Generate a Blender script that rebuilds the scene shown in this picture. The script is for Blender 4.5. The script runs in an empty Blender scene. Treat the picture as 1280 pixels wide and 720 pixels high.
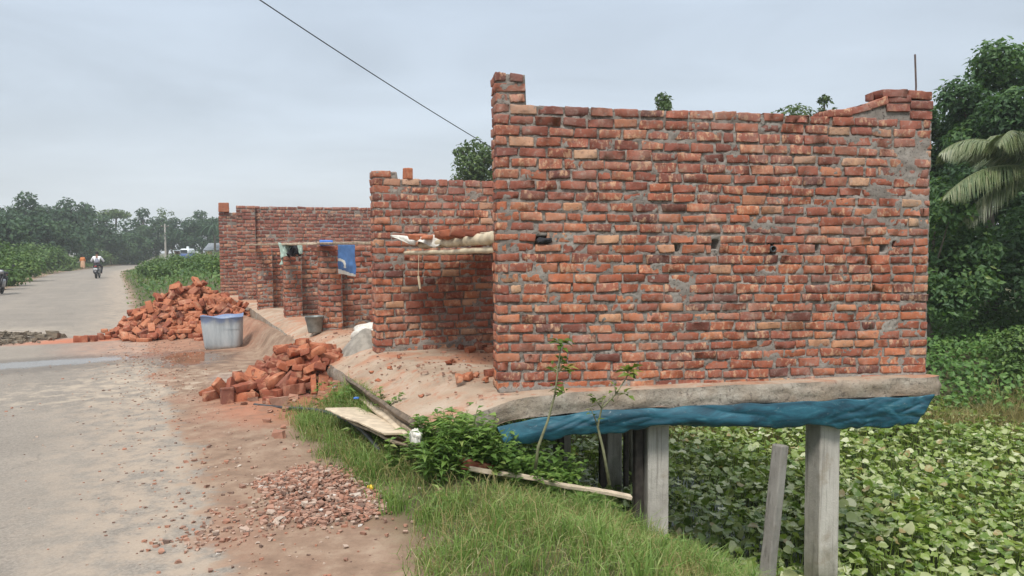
import bpy, math, random
import numpy as np
from mathutils import Vector, Matrix, Euler

random.seed(11)
RNG = np.random.default_rng(11)
S = bpy.context.scene
COL = S.collection
R = math.radians

# ------------------------------------------------------------------ helpers
def link(o, parent=None):
    COL.objects.link(o)
    if parent is not None:
        o.parent = parent
    return o

def tag(o, label=None, cat=None, group=None, kind=None):
    if label: o["label"] = label
    if cat: o["category"] = cat
    if group: o["group"] = group
    if kind: o["kind"] = kind
    return o

def empty(name, loc, label=None, cat=None, group=None, rz=0.0):
    o = bpy.data.objects.new(name, None)
    o.location = loc
    o.rotation_euler = (0, 0, rz)
    o.empty_display_size = .2
    link(o)
    return tag(o, label, cat, group)

def as_list(F):
    return F if isinstance(F, list) else [F]

def mesh_data(name, V, F, mats, tint=None, smooth=False, midx=None, vec=None):
    V = np.asarray(V, np.float32)
    Fs = [np.asarray(f, np.int32) for f in as_list(F) if len(f)]
    me = bpy.data.meshes.new(name)
    me.vertices.add(len(V))
    me.vertices.foreach_set("co", V.ravel())
    loops = np.concatenate([f.ravel() for f in Fs])
    tot = np.concatenate([np.full(len(f), f.shape[1], np.int32) for f in Fs])
    st = np.concatenate([[0], np.cumsum(tot)[:-1]]).astype(np.int32)
    me.loops.add(len(loops))
    me.loops.foreach_set("vertex_index", loops)
    me.polygons.add(len(tot))
    me.polygons.foreach_set("loop_start", st)
    me.polygons.foreach_set("loop_total", tot)
    if midx is not None:
        me.polygons.foreach_set("material_index", np.asarray(midx, np.int32))
    me.polygons.foreach_set("use_smooth", np.full(len(tot), bool(smooth)))
    for m in (mats if isinstance(mats, (list, tuple)) else [mats]):
        me.materials.append(m)
    me.update(calc_edges=True)
    if tint is not None:
        a = me.color_attributes.new("tint", "FLOAT_COLOR", "POINT")
        t = np.ones((len(V), 4), np.float32)
        t[:, :tint.shape[1]] = tint
        a.data.foreach_set("color", t.ravel())
    if vec is not None:
        a = me.attributes.new("rd", "FLOAT_VECTOR", "POINT")
        a.data.foreach_set("vector", np.asarray(vec, np.float32).ravel())
    me.validate()
    return me

def mk(name, V, F, mats, parent=None, loc=None, **k):
    """V in world coordinates; the object's origin goes to loc (or the parent's)."""
    V = np.asarray(V, np.float32)
    off = np.zeros(3, np.float32)
    if parent is not None:
        q = parent
        while q is not None:
            off = off + np.array(q.location, np.float32); q = q.parent
    elif loc is not None:
        off = np.array(loc, np.float32)
    o = bpy.data.objects.new(name, mesh_data(name, V - off, F, mats, **k))
    if parent is None and loc is not None:
        o.location = loc
    return link(o, parent)

class MB:
    def __init__(s): s.V = []; s.F = []; s.T = []; s.n = 0
    def add(s, V, F, tint=None):
        V = np.asarray(V, float)
        for f in as_list(F):
            if len(f): s.F.append(np.asarray(f, int) + s.n)
        s.V.append(V)
        if tint is None: tint = (0.5, 0.5, 0.5)
        t = np.asarray(tint, float)
        s.T.append(np.broadcast_to(t, (len(V), 3)) if t.ndim == 1 else t)
        s.n += len(V)
        return s
    def build(s, name, mats, parent=None, loc=None, **k):
        return mk(name, np.concatenate(s.V), s.F, mats, parent, loc, tint=np.concatenate(s.T), **k)

def vn(x, y, seed=0):
    x = np.asarray(x, float); y = np.asarray(y, float)
    i = np.floor(x); j = np.floor(y); fx = x - i; fy = y - j
    fx = fx*fx*(3-2*fx); fy = fy*fy*(3-2*fy)
    def h(a, b):
        s_ = np.sin(a*127.1 + b*311.7 + seed*74.7)*43758.5453
        return s_ - np.floor(s_)
    return (h(i, j)*(1-fx) + h(i+1, j)*fx)*(1-fy) + (h(i, j+1)*(1-fx) + h(i+1, j+1)*fx)*fy

def sm(x):
    x = np.clip(x, 0, 1); return x*x*(3-2*x)

def rotz(V, a):
    c, s_ = math.cos(a), math.sin(a)
    V = np.asarray(V, float); W = V.copy()
    W[:, 0] = c*V[:, 0] - s_*V[:, 1]; W[:, 1] = s_*V[:, 0] + c*V[:, 1]
    return W

def euler_np(V, e):
    M = np.array(Euler(e).to_matrix())
    return np.asarray(V, float) @ M.T

# rounded box with optional subdivision along x
_TPL = {}
def _rb_template(nx):
    if nx in _TPL: return _TPL[nx]
    xs = [-2, -1] + list(np.linspace(-1, 1, nx+1)[1:-1]) + [1, 2]
    ys = [-2, -1, 1, 2]; zs = [-2, -1, 1, 2]
    nX, nY, nZ = len(xs), 4, 4
    idx = {}; P = []
    for i in range(nX):
        for j in range(nY):
            for k in range(nZ):
                if i in (0, nX-1) or j in (0, 3) or k in (0, 3):
                    idx[i, j, k] = len(P); P.append((xs[i], ys[j], zs[k]))
    F = []
    for j in range(3):
        for k in range(3):
            F.append((idx[0, j, k], idx[0, j, k+1], idx[0, j+1, k+1], idx[0, j+1, k]))
            a = nX-1; F.append((idx[a, j, k], idx[a, j+1, k], idx[a, j+1, k+1], idx[a, j, k+1]))
    for i in range(nX-1):
        for k in range(3):
            F.append((idx[i, 0, k], idx[i+1, 0, k], idx[i+1, 0, k+1], idx[i, 0, k+1]))
            F.append((idx[i, 3, k], idx[i, 3, k+1], idx[i+1, 3, k+1], idx[i+1, 3, k]))
        for j in range(3):
            F.append((idx[i, j, 0], idx[i, j+1, 0], idx[i+1, j+1, 0], idx[i+1, j, 0]))
            F.append((idx[i, j, 3], idx[i+1, j, 3], idx[i+1, j+1, 3], idx[i, j+1, 3]))
    _TPL[nx] = (np.array(P, float), np.array(F))
    return _TPL[nx]

def rbox(l, w, h, r=.008, nx=3, jit=0.0, rough=0.0):
    P, F = _rb_template(nx)
    d = np.array([l, w, h])/2
    r = min(r, d.min()*.9)
    inner = np.clip(P, -1, 1)*(d - r)
    dirv = P - np.clip(P, -1, 1)
    n = np.linalg.norm(dirv, axis=1, keepdims=True); n[n == 0] = 1
    V = inner + dirv/n*r
    if jit:
        C = RNG.normal(0, jit, (2, 2, 2, 3))
        f = np.clip(V/d*.5 + .5, 0, 1)
        W = 0
        for a in (0, 1):
            for b in (0, 1):
                for c in (0, 1):
                    wgt = (f[:, 0] if a else 1-f[:, 0])*(f[:, 1] if b else 1-f[:, 1])*(f[:, 2] if c else 1-f[:, 2])
                    W = W + wgt[:, None]*C[a, b, c]
        V = V + W
    if rough: V = V + RNG.normal(0, rough, V.shape)
    return V, F

def tube(pts, rad, n=8, cap=True):
    pts = np.asarray(pts, float); m = len(pts)
    rad = np.broadcast_to(np.asarray(rad, float), (m,))
    tang = np.gradient(pts, axis=0) if m > 2 else np.repeat((pts[1]-pts[0])[None], 2, 0)
    tang /= np.linalg.norm(tang, axis=1, keepdims=True) + 1e-9
    up = np.array([0, 0, 1.]) if abs(tang[0][2]) < .9 else np.array([1., 0, 0])
    V = []; a = np.linspace(0, 2*np.pi, n, endpoint=False)
    u = np.cross(tang[0], up); u /= np.linalg.norm(u)
    for i in range(m):
        u = u - tang[i]*np.dot(u, tang[i]); u /= np.linalg.norm(u) + 1e-9
        w = np.cross(tang[i], u)
        V.append(pts[i] + rad[i]*(np.cos(a)[:, None]*u + np.sin(a)[:, None]*w))
    V = np.concatenate(V)
    F = []
    for i in range(m-1):
        for k in range(n):
            F.append((i*n+k, i*n+(k+1) % n, (i+1)*n+(k+1) % n, (i+1)*n+k))
    Fs = [np.array(F)]
    if cap:
        Fs.append(np.array([list(range(n))[::-1]])); Fs.append(np.array([list(range((m-1)*n, m*n))]))
    return V, Fs

def grid_faces(nu, nv):
    i, j = np.meshgrid(np.arange(nu-1), np.arange(nv-1), indexing="ij")
    k = (i*nv + j).ravel()
    return np.stack([k, k+nv, k+nv+1, k+1], 1)

def lathe(prof, n=20):
    a = np.linspace(0, 2*np.pi, n, endpoint=False)
    prof = np.asarray(prof, float)
    V = np.stack([np.outer(prof[:, 0], np.cos(a)), np.outer(prof[:, 0], np.sin(a)), np.repeat(prof[:, 1][:, None], n, 1)], 2).reshape(-1, 3)
    F = []
    for i in range(len(prof)-1):
        for k in range(n):
            F.append((i*n+k, i*n+(k+1) % n, (i+1)*n+(k+1) % n, (i+1)*n+k))
    return V, np.array(F)

# ------------------------------------------------------------------ node helper
class N:
    def __init__(s, name):
        s.m = bpy.data.materials.new(name); s.m.use_nodes = True
        s.t = s.m.node_tree; s.t.nodes.clear()
        s.out = s.t.nodes.new("ShaderNodeOutputMaterial")
    def put(s, sock, v):
        if v is None: return
        if isinstance(v, bpy.types.NodeSocket): s.t.links.new(v, sock)
        else:
            if sock.type == 'RGBA' and len(v) == 3: v = (*v, 1)
            sock.default_value = v
    def node(s, typ, ins=None, **props):
        n = s.t.nodes.new("ShaderNode"+typ)
        for k, v in props.items(): setattr(n, k, v)
        for k, v in (ins or {}).items(): s.put(n.inputs[k], v)
        return n
    def attr(s, name): return s.node("Attribute", attribute_name=name)
    def pos(s): return s.node("NewGeometry").outputs["Position"]
    def obj(s): return s.node("TexCoord").outputs["Object"]
    def scale(s, v, sc):
        return s.node("Mapping", {"Vector": v, "Scale": sc}).outputs[0]
    def noise(s, vec, scale, detail=4, rough=.55, dist=0):
        return s.node("TexNoise", {"Vector": vec, "Scale": scale, "Detail": detail, "Roughness": rough, "Distortion": dist}).outputs["Fac"]
    def vor(s, vec, scale, out="Distance", **p):
        return s.node("TexVoronoi", {"Vector": vec, "Scale": scale}, **p).outputs[out]
    def mr(s, v, a, b, c=0., d=1.):
        return s.node("MapRange", {0: v, 1: a, 2: b, 3: c, 4: d}, interpolation_type='SMOOTHSTEP').outputs[0]
    def math(s, op, a, b=0., clamp=False):
        n = s.node("Math", operation=op, use_clamp=clamp); s.put(n.inputs[0], a); s.put(n.inputs[1], b); return n.outputs[0]
    def mix(s, f, a, b, blend='MIX'):
        n = s.node("Mix", data_type='RGBA', blend_type=blend)
        s.put(n.inputs[0], f); s.put(n.inputs[6], a); s.put(n.inputs[7], b); return n.outputs[2]
    def ramp(s, f, stops, interp='LINEAR'):
        n = s.node("ValToRGB"); s.put(n.inputs[0], f)
        cr = n.color_ramp; cr.interpolation = interp
        while len(cr.elements) < len(stops): cr.elements.new(.5)
        for e, (p, c) in zip(cr.elements, stops):
            e.position = p; e.color = (*c, 1)
        return n.outputs[0]
    def sep(s, v):
        n = s.node("SeparateXYZ", {0: v}); return n.outputs
    def bump(s, h, strength=.3, dist=.01):
        return s.node("Bump", {"Height": h, "Strength": strength, "Distance": dist}).outputs[0]
    def princ(s, color, rough=.8, normal=None, metallic=0., spec=.4, **extra):
        n = s.node("BsdfPrincipled", {"Base Color": color, "Roughness": rough, "Metallic": metallic, "Specular IOR Level": spec})
        if normal is not None: s.put(n.inputs["Normal"], normal)
        for k, v in extra.items(): s.put(n.inputs[k], v)
        s.t.links.new(n.outputs[0], s.out.inputs[0])
        return n

def plain(name, color, rough=.7, var=.25, scale=14., metallic=0., spec=.4, bump=.15):
    n = N(name); v = n.obj()
    f = n.noise(v, scale, 5)
    dark = tuple(c*(1-var) for c in color); lite = tuple(min(1, c*(1+var)) for c in color)
    c = n.mix(n.mr(f, .3, .7), dark, lite)
    n.princ(c, rough, n.bump(n.noise(v, scale*4, 3), bump, .004) if bump else None, metallic, spec)
    return n.m

# ------------------------------------------------------------------ materials
def m_brick(loose=False):
    n = N("loose_brick_clay" if loose else "brick_clay")
    if loose:
        v = n.obj(); rnd = n.node("ObjectInfo").outputs["Random"]
        v2 = n.node("VectorMath", {0: v, 1: n.node("CombineXYZ", {0: n.math('MULTIPLY', rnd, 37.), 1: n.math('MULTIPLY', rnd, 91.)}).outputs[0]}, operation='ADD').outputs[0]
        base = n.ramp(rnd, [(0, (.20, .066, .043)), (.25, (.30, .095, .055)), (.5, (.36, .118, .062)), (.75, (.42, .16, .085)), (.9, (.33, .13, .08)), (1, (.17, .07, .055))])
        pale = n.mr(n.noise(v2, 9, 5, .6), .48, .72, 0, .7)
        c = n.mix(pale, base, (.52, .30, .19))
        c = n.mix(n.mr(n.noise(v2, 26, 4), .52, .72, 0, .6), c, (.14, .065, .05))
        h = n.noise(v2, 60, 5)
        n.princ(c, .9, n.bump(h, .5, .006), spec=.2)
        return n.m
    v = n.obj(); a = n.attr("tint"); r, g, b = n.sep(a.outputs["Vector"])[:3]
    base = n.ramp(r, [(0, (.15, .056, .044)), (.2, (.24, .076, .048)), (.45, (.34, .105, .057)), (.7, (.42, .145, .072)), (.9, (.45, .19, .098)), (1, (.50, .30, .18))])
    old = n.ramp(r, [(0, (.135, .066, .059)), (.25, (.205, .080, .064)), (.6, (.27, .102, .076)), (.9, (.34, .155, .11)), (1, (.44, .28, .195))])
    c = n.mix(g, base, old)
    off = n.node("CombineXYZ", {0: n.math('MULTIPLY', b, 13.), 1: n.math('MULTIPLY', b, 5.), 2: n.math('MULTIPLY', b, 29.)}).outputs[0]
    vv = n.node("VectorMath", {0: v, 1: off}, operation='ADD').outputs[0]
    # kiln bands running across a brick and pale burnt faces
    bands = n.mr(n.noise(n.scale(vv, (24, 24, 15)), 1., 5, .65), .50, .64, 0, .85)
    c = n.mix(n.math('MULTIPLY', bands, n.mr(b, .3, .6)), c, (.55, .33, .205))
    c = n.mix(n.mr(n.noise(vv, 34, 5, .65), .52, .70, 0, .6), c, (.16, .08, .065))
    # mortar smeared over the faces
    sme = n.math('ADD', n.mr(n.noise(v, 3.1, 5, .6), .45, .70, 0, .40), n.mr(n.noise(v, 24, 5, .7), .50, .70, 0, .62), True)
    c = n.mix(n.math('MULTIPLY', sme, .82), c, (.36, .285, .24))
    h = n.math('ADD', n.noise(v, 70, 5, .65), n.math('MULTIPLY', n.noise(v, 22, 3), .8))
    n.princ(c, .92, n.bump(h, .55, .008), spec=.2)
    return n.m

def m_mortar():
    n = N("mortar"); v = n.obj()
    f = n.noise(v, 4, 6, .6)
    c = n.ramp(f, [(.3, (.17, .147, .128)), (.5, (.26, .23, .203)), (.7, (.38, .345, .305))])
    c = n.mix(n.mr(n.noise(v, 30, 4, .7), .55, .72, 0, .5), c, (.20, .10, .07))
    c = n.mix(n.mr(n.noise(v, 40, 4, .7), .54, .68, 0, .85), c, (.06, .05, .045))
    n.princ(c, .95, n.bump(n.noise(v, 90, 5, .7), .7, .01), spec=.15)
    return n.m

def m_slab():
    n = N("floor_concrete"); v = n.pos()
    nr = n.node("NewGeometry").outputs["Normal"]; up = n.mr(n.sep(nr)[2], .3, .75)
    f = n.noise(v, 2.2, 6, .6)
    top = n.ramp(f, [(.3, (.34, .25, .185)), (.5, (.45, .345, .255)), (.72, (.52, .42, .33))])
    top = n.mix(n.mr(n.noise(v, 1.3, 5, .65, .6), .44, .62, 0, .8), top, (.44, .20, .115))
    top = n.mix(n.mr(n.noise(v, 3.3, 6, .7), .52, .68, 0, .6), top, (.30, .225, .165))
    top = n.mix(n.mr(n.noise(v, 7, 5, .7), .55, .70, 0, .75), top, (.42, .16, .09))
    side = n.ramp(n.noise(v, 7, 6, .65), [(.3, (.24, .205, .17)), (.5, (.37, .325, .27)), (.7, (.50, .455, .39))])
    side = n.mix(n.mr(n.noise(v, 1.7, 4, .6), .40, .62, 0, .7), side, (.33, .25, .18))
    side = n.mix(n.mr(n.noise(v, 26, 5, .75), .52, .66, 0, .75), side, (.12, .10, .085))
    c = n.mix(up, side, top)
    n.princ(c, .93, n.bump(n.math('ADD', n.noise(v, 40, 6, .75), n.noise(v, 9, 3)), .8, .02), spec=.2)
    return n.m

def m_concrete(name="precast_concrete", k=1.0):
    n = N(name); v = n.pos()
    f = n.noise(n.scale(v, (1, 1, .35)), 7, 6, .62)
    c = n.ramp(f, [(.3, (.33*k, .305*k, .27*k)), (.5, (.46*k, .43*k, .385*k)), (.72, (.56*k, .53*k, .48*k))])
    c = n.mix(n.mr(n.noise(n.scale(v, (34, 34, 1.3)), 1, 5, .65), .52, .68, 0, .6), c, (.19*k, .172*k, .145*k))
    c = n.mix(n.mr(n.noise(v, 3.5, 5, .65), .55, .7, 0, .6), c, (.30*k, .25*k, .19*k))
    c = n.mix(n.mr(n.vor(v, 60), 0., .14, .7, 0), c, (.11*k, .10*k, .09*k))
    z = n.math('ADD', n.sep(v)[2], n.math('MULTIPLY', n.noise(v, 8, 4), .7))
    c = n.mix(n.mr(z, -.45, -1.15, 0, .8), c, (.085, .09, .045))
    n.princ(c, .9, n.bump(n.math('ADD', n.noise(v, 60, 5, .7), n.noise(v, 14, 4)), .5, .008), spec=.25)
    return n.m

def m_tarp():
    n = N("blue_polythene"); v = n.pos()
    f = n.noise(n.scale(v, (2.2, 2.2, 9)), 1.6, 6, .65, .8)
    c = n.ramp(f, [(.3, (.006, .028, .045)), (.46, (.011, .062, .092)), (.6, (.02, .11, .155)), (.78, (.14, .26, .30))])
    c = n.mix(n.mr(n.noise(n.scale(v, (6, 6, 14)), 2.2, 5, .7, 1.), .60, .75, 0, .55), c, (.33, .36, .36))
    n.princ(c, .44, n.bump(n.noise(v, 26, 4), .2, .01), spec=.45)
    return n.m

def m_earth():
    """one material for road and ground: rd = (distance right of the asphalt edge, distance along the road, 0)"""
    n = N("road_and_earth"); p = n.pos()
    e, t, _ = n.sep(n.attr("rd").outputs["Vector"])[:3]
    n1 = n.noise(p, .9, 5, .6); n2 = n.noise(p, 5, 5, .65); n3 = n.noise(p, 45, 4, .7)
    wob = n.math('ADD', n.math('MULTIPLY', n.math('SUBTRACT', n1, .5), .8), n.math('MULTIPLY', n.math('SUBTRACT', n2, .5), .6))
    ew = n.math('ADD', e, wob)
    # worn asphalt
    agg = n.vor(p, 85, "Color")
    asp = n.ramp(n1, [(.3, (.195, .168, .14)), (.5, (.24, .207, .173)), (.7, (.295, .252, .207))])
    asp = n.mix(.35, asp, n.mix(n.sep(agg)[0], (.10, .09, .08), (.38, .34, .29)))
    streak = n.noise(n.scale(n.attr("rd").outputs["Vector"], (1.3, .12, 1)), 1., 5, .6)
    asp = n.mix(n.mr(streak, .42, .66, 0, .45), asp, (.30, .258, .212))
    ck = n.node('TexVoronoi', {'Vector': n.node('VectorMath', {0: p, 1: n.node('TexNoise', {'Vector': p, 'Scale': 2.2, 'Detail': 4}).outputs['Color']}, operation='ADD').outputs[0], 'Scale': .75}, feature='DISTANCE_TO_EDGE').outputs[0]
    asp = n.mix(n.math('MULTIPLY', n.mr(ck, .022, .004), n.mr(n1, .46, .56, 0, .3)), asp, (.10, .09, .08))
    asp = n.mix(n.mr(n.vor(p, 28), .16, .08, 0, .5), asp, (.16, .15, .14))
    asp = n.mix(n.mr(n.noise(p, 11, 5, .75), .62, .72, 0, .7), asp, (.11, .10, .09))
    # sandy, brick-dusted shoulder
    dirt = n.ramp(n2, [(.28, (.17, .11, .075)), (.5, (.26, .172, .118)), (.72, (.36, .265, .19))])
    dirt = n.mix(n.math('MULTIPLY', n.mr(n1, .48, .66, 0, .5), n.mr(t, 19., 15.)), dirt, (.31, .17, .115))
    dirt = n.mix(n.mr(n3, .56, .70, 0, .5), dirt, (.17, .115, .085))
    edge = n.math('ADD', n.mr(ew, .0, .18), n.mr(ew, -4.5, -5.0), True)
    dust = n.math('MULTIPLY', n.mr(ew, -1.3, -.05, 0, .7), n.mr(n2, .36, .6))
    c = n.mix(dust, asp, (.42, .33, .25))
    c = n.mix(edge, c, dirt)
    # soil under the verges
    soil = n.ramp(n2, [(.3, (.055, .05, .024)), (.5, (.085, .085, .035)), (.75, (.14, .115, .06))])
    site = n.math('MULTIPLY', n.math('MULTIPLY', n.mr(t, 7.9, 8.7), n.mr(t, 22., 20.)), n.mr(e, 3.6, 2.8))
    verge = n.math('ADD', n.math('MAXIMUM', n.math('MULTIPLY', n.mr(ew, .75, 1.4), n.math('SUBTRACT', 1., site)), n.math('MULTIPLY', n.mr(ew, .1, .5), n.mr(t, 20., 26.))), n.mr(ew, -5.4, -6.4), True)
    c = n.mix(verge, c, soil)
    def ell(ec, tc, re, rt, soft=.45, nz=.9):
        a = n.math('POWER', n.math('DIVIDE', n.math('SUBTRACT', e, ec), re), 2.)
        b = n.math('POWER', n.math('DIVIDE', n.math('SUBTRACT', t, tc), rt), 2.)
        d = n.math('ADD', n.math('SQRT', n.math('ADD', a, b)), n.math('MULTIPLY', n.math('SUBTRACT', n2, .5), nz))
        return n.mr(d, 1-soft, 1+soft*.4, 1, 0)
    # brick dust swept onto the road beside the big heap, and around the small one
    red = n.math('MAXIMUM', ell(-.75, 16.1, 1.6, .55), n.math('MULTIPLY', ell(1.2, 8.3, .9, 1.4), .5))
    red = n.math('MAXIMUM', red, n.math('MULTIPLY', ell(.5, 14.6, 1.9, 2.2), .28))
    c = n.mix(n.math('MULTIPLY', red, n.mr(n2, .25, .55)), c, (.46, .15, .075))
    # pale spilled sand in front of the wet strip
    c = n.mix(n.math('MULTIPLY', ell(-.5, 10.2, 2.6, 1.3), n.mr(n2, .45, .66, 0, .55)), c, (.47, .39, .30))
    c = n.mix(n.math('MULTIPLY', ell(-3.2, 17.6, 2.6, 2.4), n.mr(n2, .35, .62, 0, .7)), c, (.44, .37, .29))
    # water run across the road
    wet = n.math('MAXIMUM', ell(-1.9, 12.9, 2.9, .95, .35), ell(.55, 12.4, .75, 1.15, .35))
    pool = n.math('MAXIMUM', ell(-2.1, 13.0, 2.5, .42, .3, 1.1), n.math('MAXIMUM', ell(.6, 12.4, .45, .9, .3, 1.2), ell(.9, 10.1, .3, .6, .3, 1.1)))
    c = n.mix(wet, c, n.mix(1., c, (.66, .64, .62), 'MULTIPLY'))
    rough = n.math('SUBTRACT', n.math('SUBTRACT', .93, n.math('MULTIPLY', wet, .35)), n.math('MULTIPLY', pool, .5), True)
    h = n.math('ADD', n.math('MULTIPLY', n3, .7), n.math('MULTIPLY', n.sep(agg)[1], .5))
    bmp = n.node("Bump", {"Height": h, "Strength": n.math('SUBTRACT', .5, n.math('MULTIPLY', pool, .48)), "Distance": .012}).outputs[0]
    n.princ(c, rough, bmp, spec=.35)
    return n.m

def m_leaf(name, stops, rough=.5, transl=.25, spec=.4, patch=None):
    n = N(name); a = n.attr("tint"); r, g, b = n.sep(a.outputs["Vector"])[:3]
    c = n.ramp(r, stops)
    if patch: c = n.mix(n.mr(n.noise(n.pos(), patch[1], 3, .6), .48, .66, 0, patch[2]), c, patch[0])
    p = n.node("BsdfPrincipled", {"Base Color": c, "Roughness": rough, "Specular IOR Level": spec})
    tr = n.node("BsdfTranslucent", {"Color": n.mix(1., c, (1.15, 1.2, .6), 'MULTIPLY')})
    mx = n.node("MixShader", {0: transl, 1: p.outputs[0], 2: tr.outputs[0]})
    n.t.links.new(mx.outputs[0], n.out.inputs[0])
    return n.m

def m_attr_color(name, stops, rough=.9, bump=True):
    n = N(name); r = n.sep(n.attr("tint").outputs["Vector"])[0]
    c = n.ramp(r, stops); v = n.pos()
    c = n.mix(n.mr(n.noise(v, 60, 3), .4, .7, 0, .3), c, (.2, .15, .12))
    n.princ(c, rough, n.bump(n.noise(v, 120, 3), .4, .004), spec=.2)
    return n.m

M = {}
M['brick'] = m_brick(); M['loose'] = m_brick(True); M['mortar'] = m_mortar(); M['slab'] = m_slab()
M['conc'] = m_concrete(); M['tarp'] = m_tarp(); M['earth'] = m_earth()
M['grass'] = m_leaf("grass_blades", [(0, (.085, .155, .034)), (.4, (.16, .26, .058)), (.72, (.215, .31, .08)), (.9, (.34, .36, .15)), (1, (.48, .43, .25))], .55, .25)
M['fargrass'] = m_leaf("tall_grass", [(0, (.055, .105, .026)), (.5, (.11, .185, .042)), (.85, (.18, .25, .065)), (1, (.29, .28, .11))], .6, .25)
M['drygrass'] = m_leaf("dry_grass", [(0, (.15, .155, .05)), (.5, (.28, .24, .095)), (1, (.40, .32, .16))], .7, .25)
M['weed'] = m_leaf("weed_leaves", [(0, (.07, .145, .03)), (.5, (.15, .255, .055)), (.85, (.235, .345, .085)), (1, (.35, .38, .14))], .5, .35)
M['vine'] = m_leaf("vine_leaves", [(0, (.05, .12, .026)), (.5, (.11, .215, .048)), (1, (.20, .30, .075))], .5, .25)
M['hya'] = m_leaf("hyacinth_leaves", [(0, (.05, .105, .012)), (.35, (.12, .205, .022)), (.58, (.22, .31, .048)), (.76, (.38, .44, .17)), (.97, (.64, .66, .43)), (1, (.35, .27, .11))], .34, .3, .5, patch=((.46, .50, .29), 19, .55))  # pale stops and patches: bleached leaves plus sky glare put into the colour
M['darkleaf'] = m_leaf("dark_tree_leaves", [(0, (.045, .095, .045)), (.5, (.09, .175, .065)), (.85, (.15, .25, .08)), (1, (.25, .32, .10))], .5, .4)
M['farleaf'] = m_leaf("distant_leaves", [(0, (.022, .058, .028)), (.5, (.045, .10, .04)), (1, (.09, .16, .055))], .6, .25)
M['litleaf'] = m_leaf("light_tree_leaves", [(0, (.045, .085, .02)), (.5, (.085, .14, .035)), (1, (.16, .21, .055))], .5, .25)
M['bushleaf'] = m_leaf("bush_leaves", [(0, (.04, .09, .022)), (.5, (.085, .16, .038)), (1, (.17, .25, .06))], .5, .25)
M['palm'] = m_leaf("palm_leaflets", [(0, (.05, .09, .03)), (.5, (.10, .145, .055)), (.8, (.19, .22, .10)), (1, (.26, .27, .15))], .4, .2, .5)
M['sapleaf'] = m_leaf("sapling_leaves", [(0, (.06, .115, .02)), (.5, (.12, .19, .03)), (.8, (.24, .27, .06)), (1, (.33, .20, .06))], .4, .3)
M['bark'] = plain("bark", (.13, .105, .08), .9, .35, 9)
M['stem'] = plain("green_stem", (.20, .20, .11), .7, .25, 30)
M['bamboo'] = plain("bamboo_pole", (.52, .43, .30), .6, .22, 10)
M['wood'] = plain("weathered_plank", (.33, .26, .185), .85, .35, 16)
M['darkwood'] = plain("stained_plank", (.14, .105, .075), .85, .35, 16)
M['palewood'] = plain("pale_board", (.55, .45, .33), .85, .2, 12)
M['sack'] = plain("woven_sack", (.62, .59, .53), .8, .15, 30)
M['cloth_green'] = plain("green_cloth", (.30, .38, .33), .85, .2, 20)
M['cloth_black'] = plain("black_cloth", (.025, .024, .028), .85, .3, 20)
M['bluesack'] = plain("blue_sack_print", (.07, .16, .36), .6, .15, 12)
M['whiteprint'] = plain("white_sack_print", (.66, .64, .58), .7, .1, 12)
M['blueplastic'] = plain("blue_plastic", (.06, .17, .52), .45, .15, 10)
M['yellow'] = plain("yellow_plastic", (.72, .50, .05), .5, .1, 10)
M['pipe'] = plain("black_pipe", (.05, .052, .055), .45, .3, 20)
M['wire'] = plain("black_cable", (.02, .02, .022), .6, .1, 5, bump=0)
M['steel'] = plain("rusty_bar", (.11, .08, .07), .6, .3, 40, .3)
M['tin'] = plain("dull_tin", (.23, .25, .24), .5, .25, 12, .5)
M['rubber'] = plain("black_rubber", (.02, .02, .021), .8, .2, 30)
M['chrome'] = plain("grey_metal", (.35, .35, .36), .4, .15, 20, .8)
M['bikepaint'] = plain("black_paint", (.022, .023, .03), .3, .2, 10, bump=0)
M['redlens'] = plain("red_lens", (.35, .02, .02), .3, .1, 10, bump=0)
M['plate'] = plain("grey_plate", (.55, .56, .57), .5, .1, 10, bump=0)
M['skin'] = plain("brown_skin", (.20, .10, .06), .6, .1, 20, bump=0)
M['hair'] = plain("black_hair", (.012, .011, .011), .7, .2, 20)
M['whiteshirt'] = plain("white_shirt", (.78, .78, .80), .8, .06, 12)
M['greyvest'] = plain("grey_vest", (.24, .24, .28), .8, .15, 12)
M['trousers'] = plain("dark_trousers", (.04, .042, .055), .8, .2, 12)
M['orangecloth'] = plain("orange_cloth", (.70, .23, .06), .8, .12, 9)
M['peachcloth'] = plain("peach_cloth", (.62, .38, .24), .8, .15, 9)
M['vanblue'] = plain("blue_paint", (.07, .12, .30), .4, .15, 5, bump=0)
M['vanwhite'] = plain("white_paint", (.70, .74, .76), .4, .08, 5, bump=0)
M['glass'] = plain("dark_glass", (.03, .04, .05), .1, .1, 5, spec=.6, bump=0)
M['orangepaint'] = plain("orange_paint", (.42, .20, .09), .6, .2, 4)
M['limewash'] = plain("limewash", (.60, .57, .52), .85, .12, 3)
M['tinroof'] = plain("grey_tin_roof", (.22, .24, .26), .5, .2, 3, .3)
M['prop'] = plain('dark_brown', (.055, .045, .038), .85, .35, 14)
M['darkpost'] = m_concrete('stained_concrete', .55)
M['sand'] = plain("grey_sand", (.26, .235, .20), .95, .25, 12, bump=.6)
M['soil'] = plain("wet_soil", (.16, .13, .095), .95, .35, 9, bump=.6)
M['core'] = plain("brick_dust", (.27, .10, .06), .95, .3, 12, bump=.6)
M['chips'] = m_attr_color("brick_chips", [(0, (.11, .08, .065)), (.25, (.26, .15, .11)), (.5, (.37, .175, .115)), (.72, (.40, .26, .195)), (.93, (.46, .38, .31)), (1, (.66, .62, .57))])
# ------------------------------------------------------------------ terrain
RE = np.array([(12.34, -22.0), (.46, 0.), (-9.8, 19.0), (-28.0, 52.8), (-36.5, 69.), (-48., 95.), (-57., 120.), (-63., 148.), (-62., 180.), (-50., 220.), (-20., 270.)])

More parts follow.
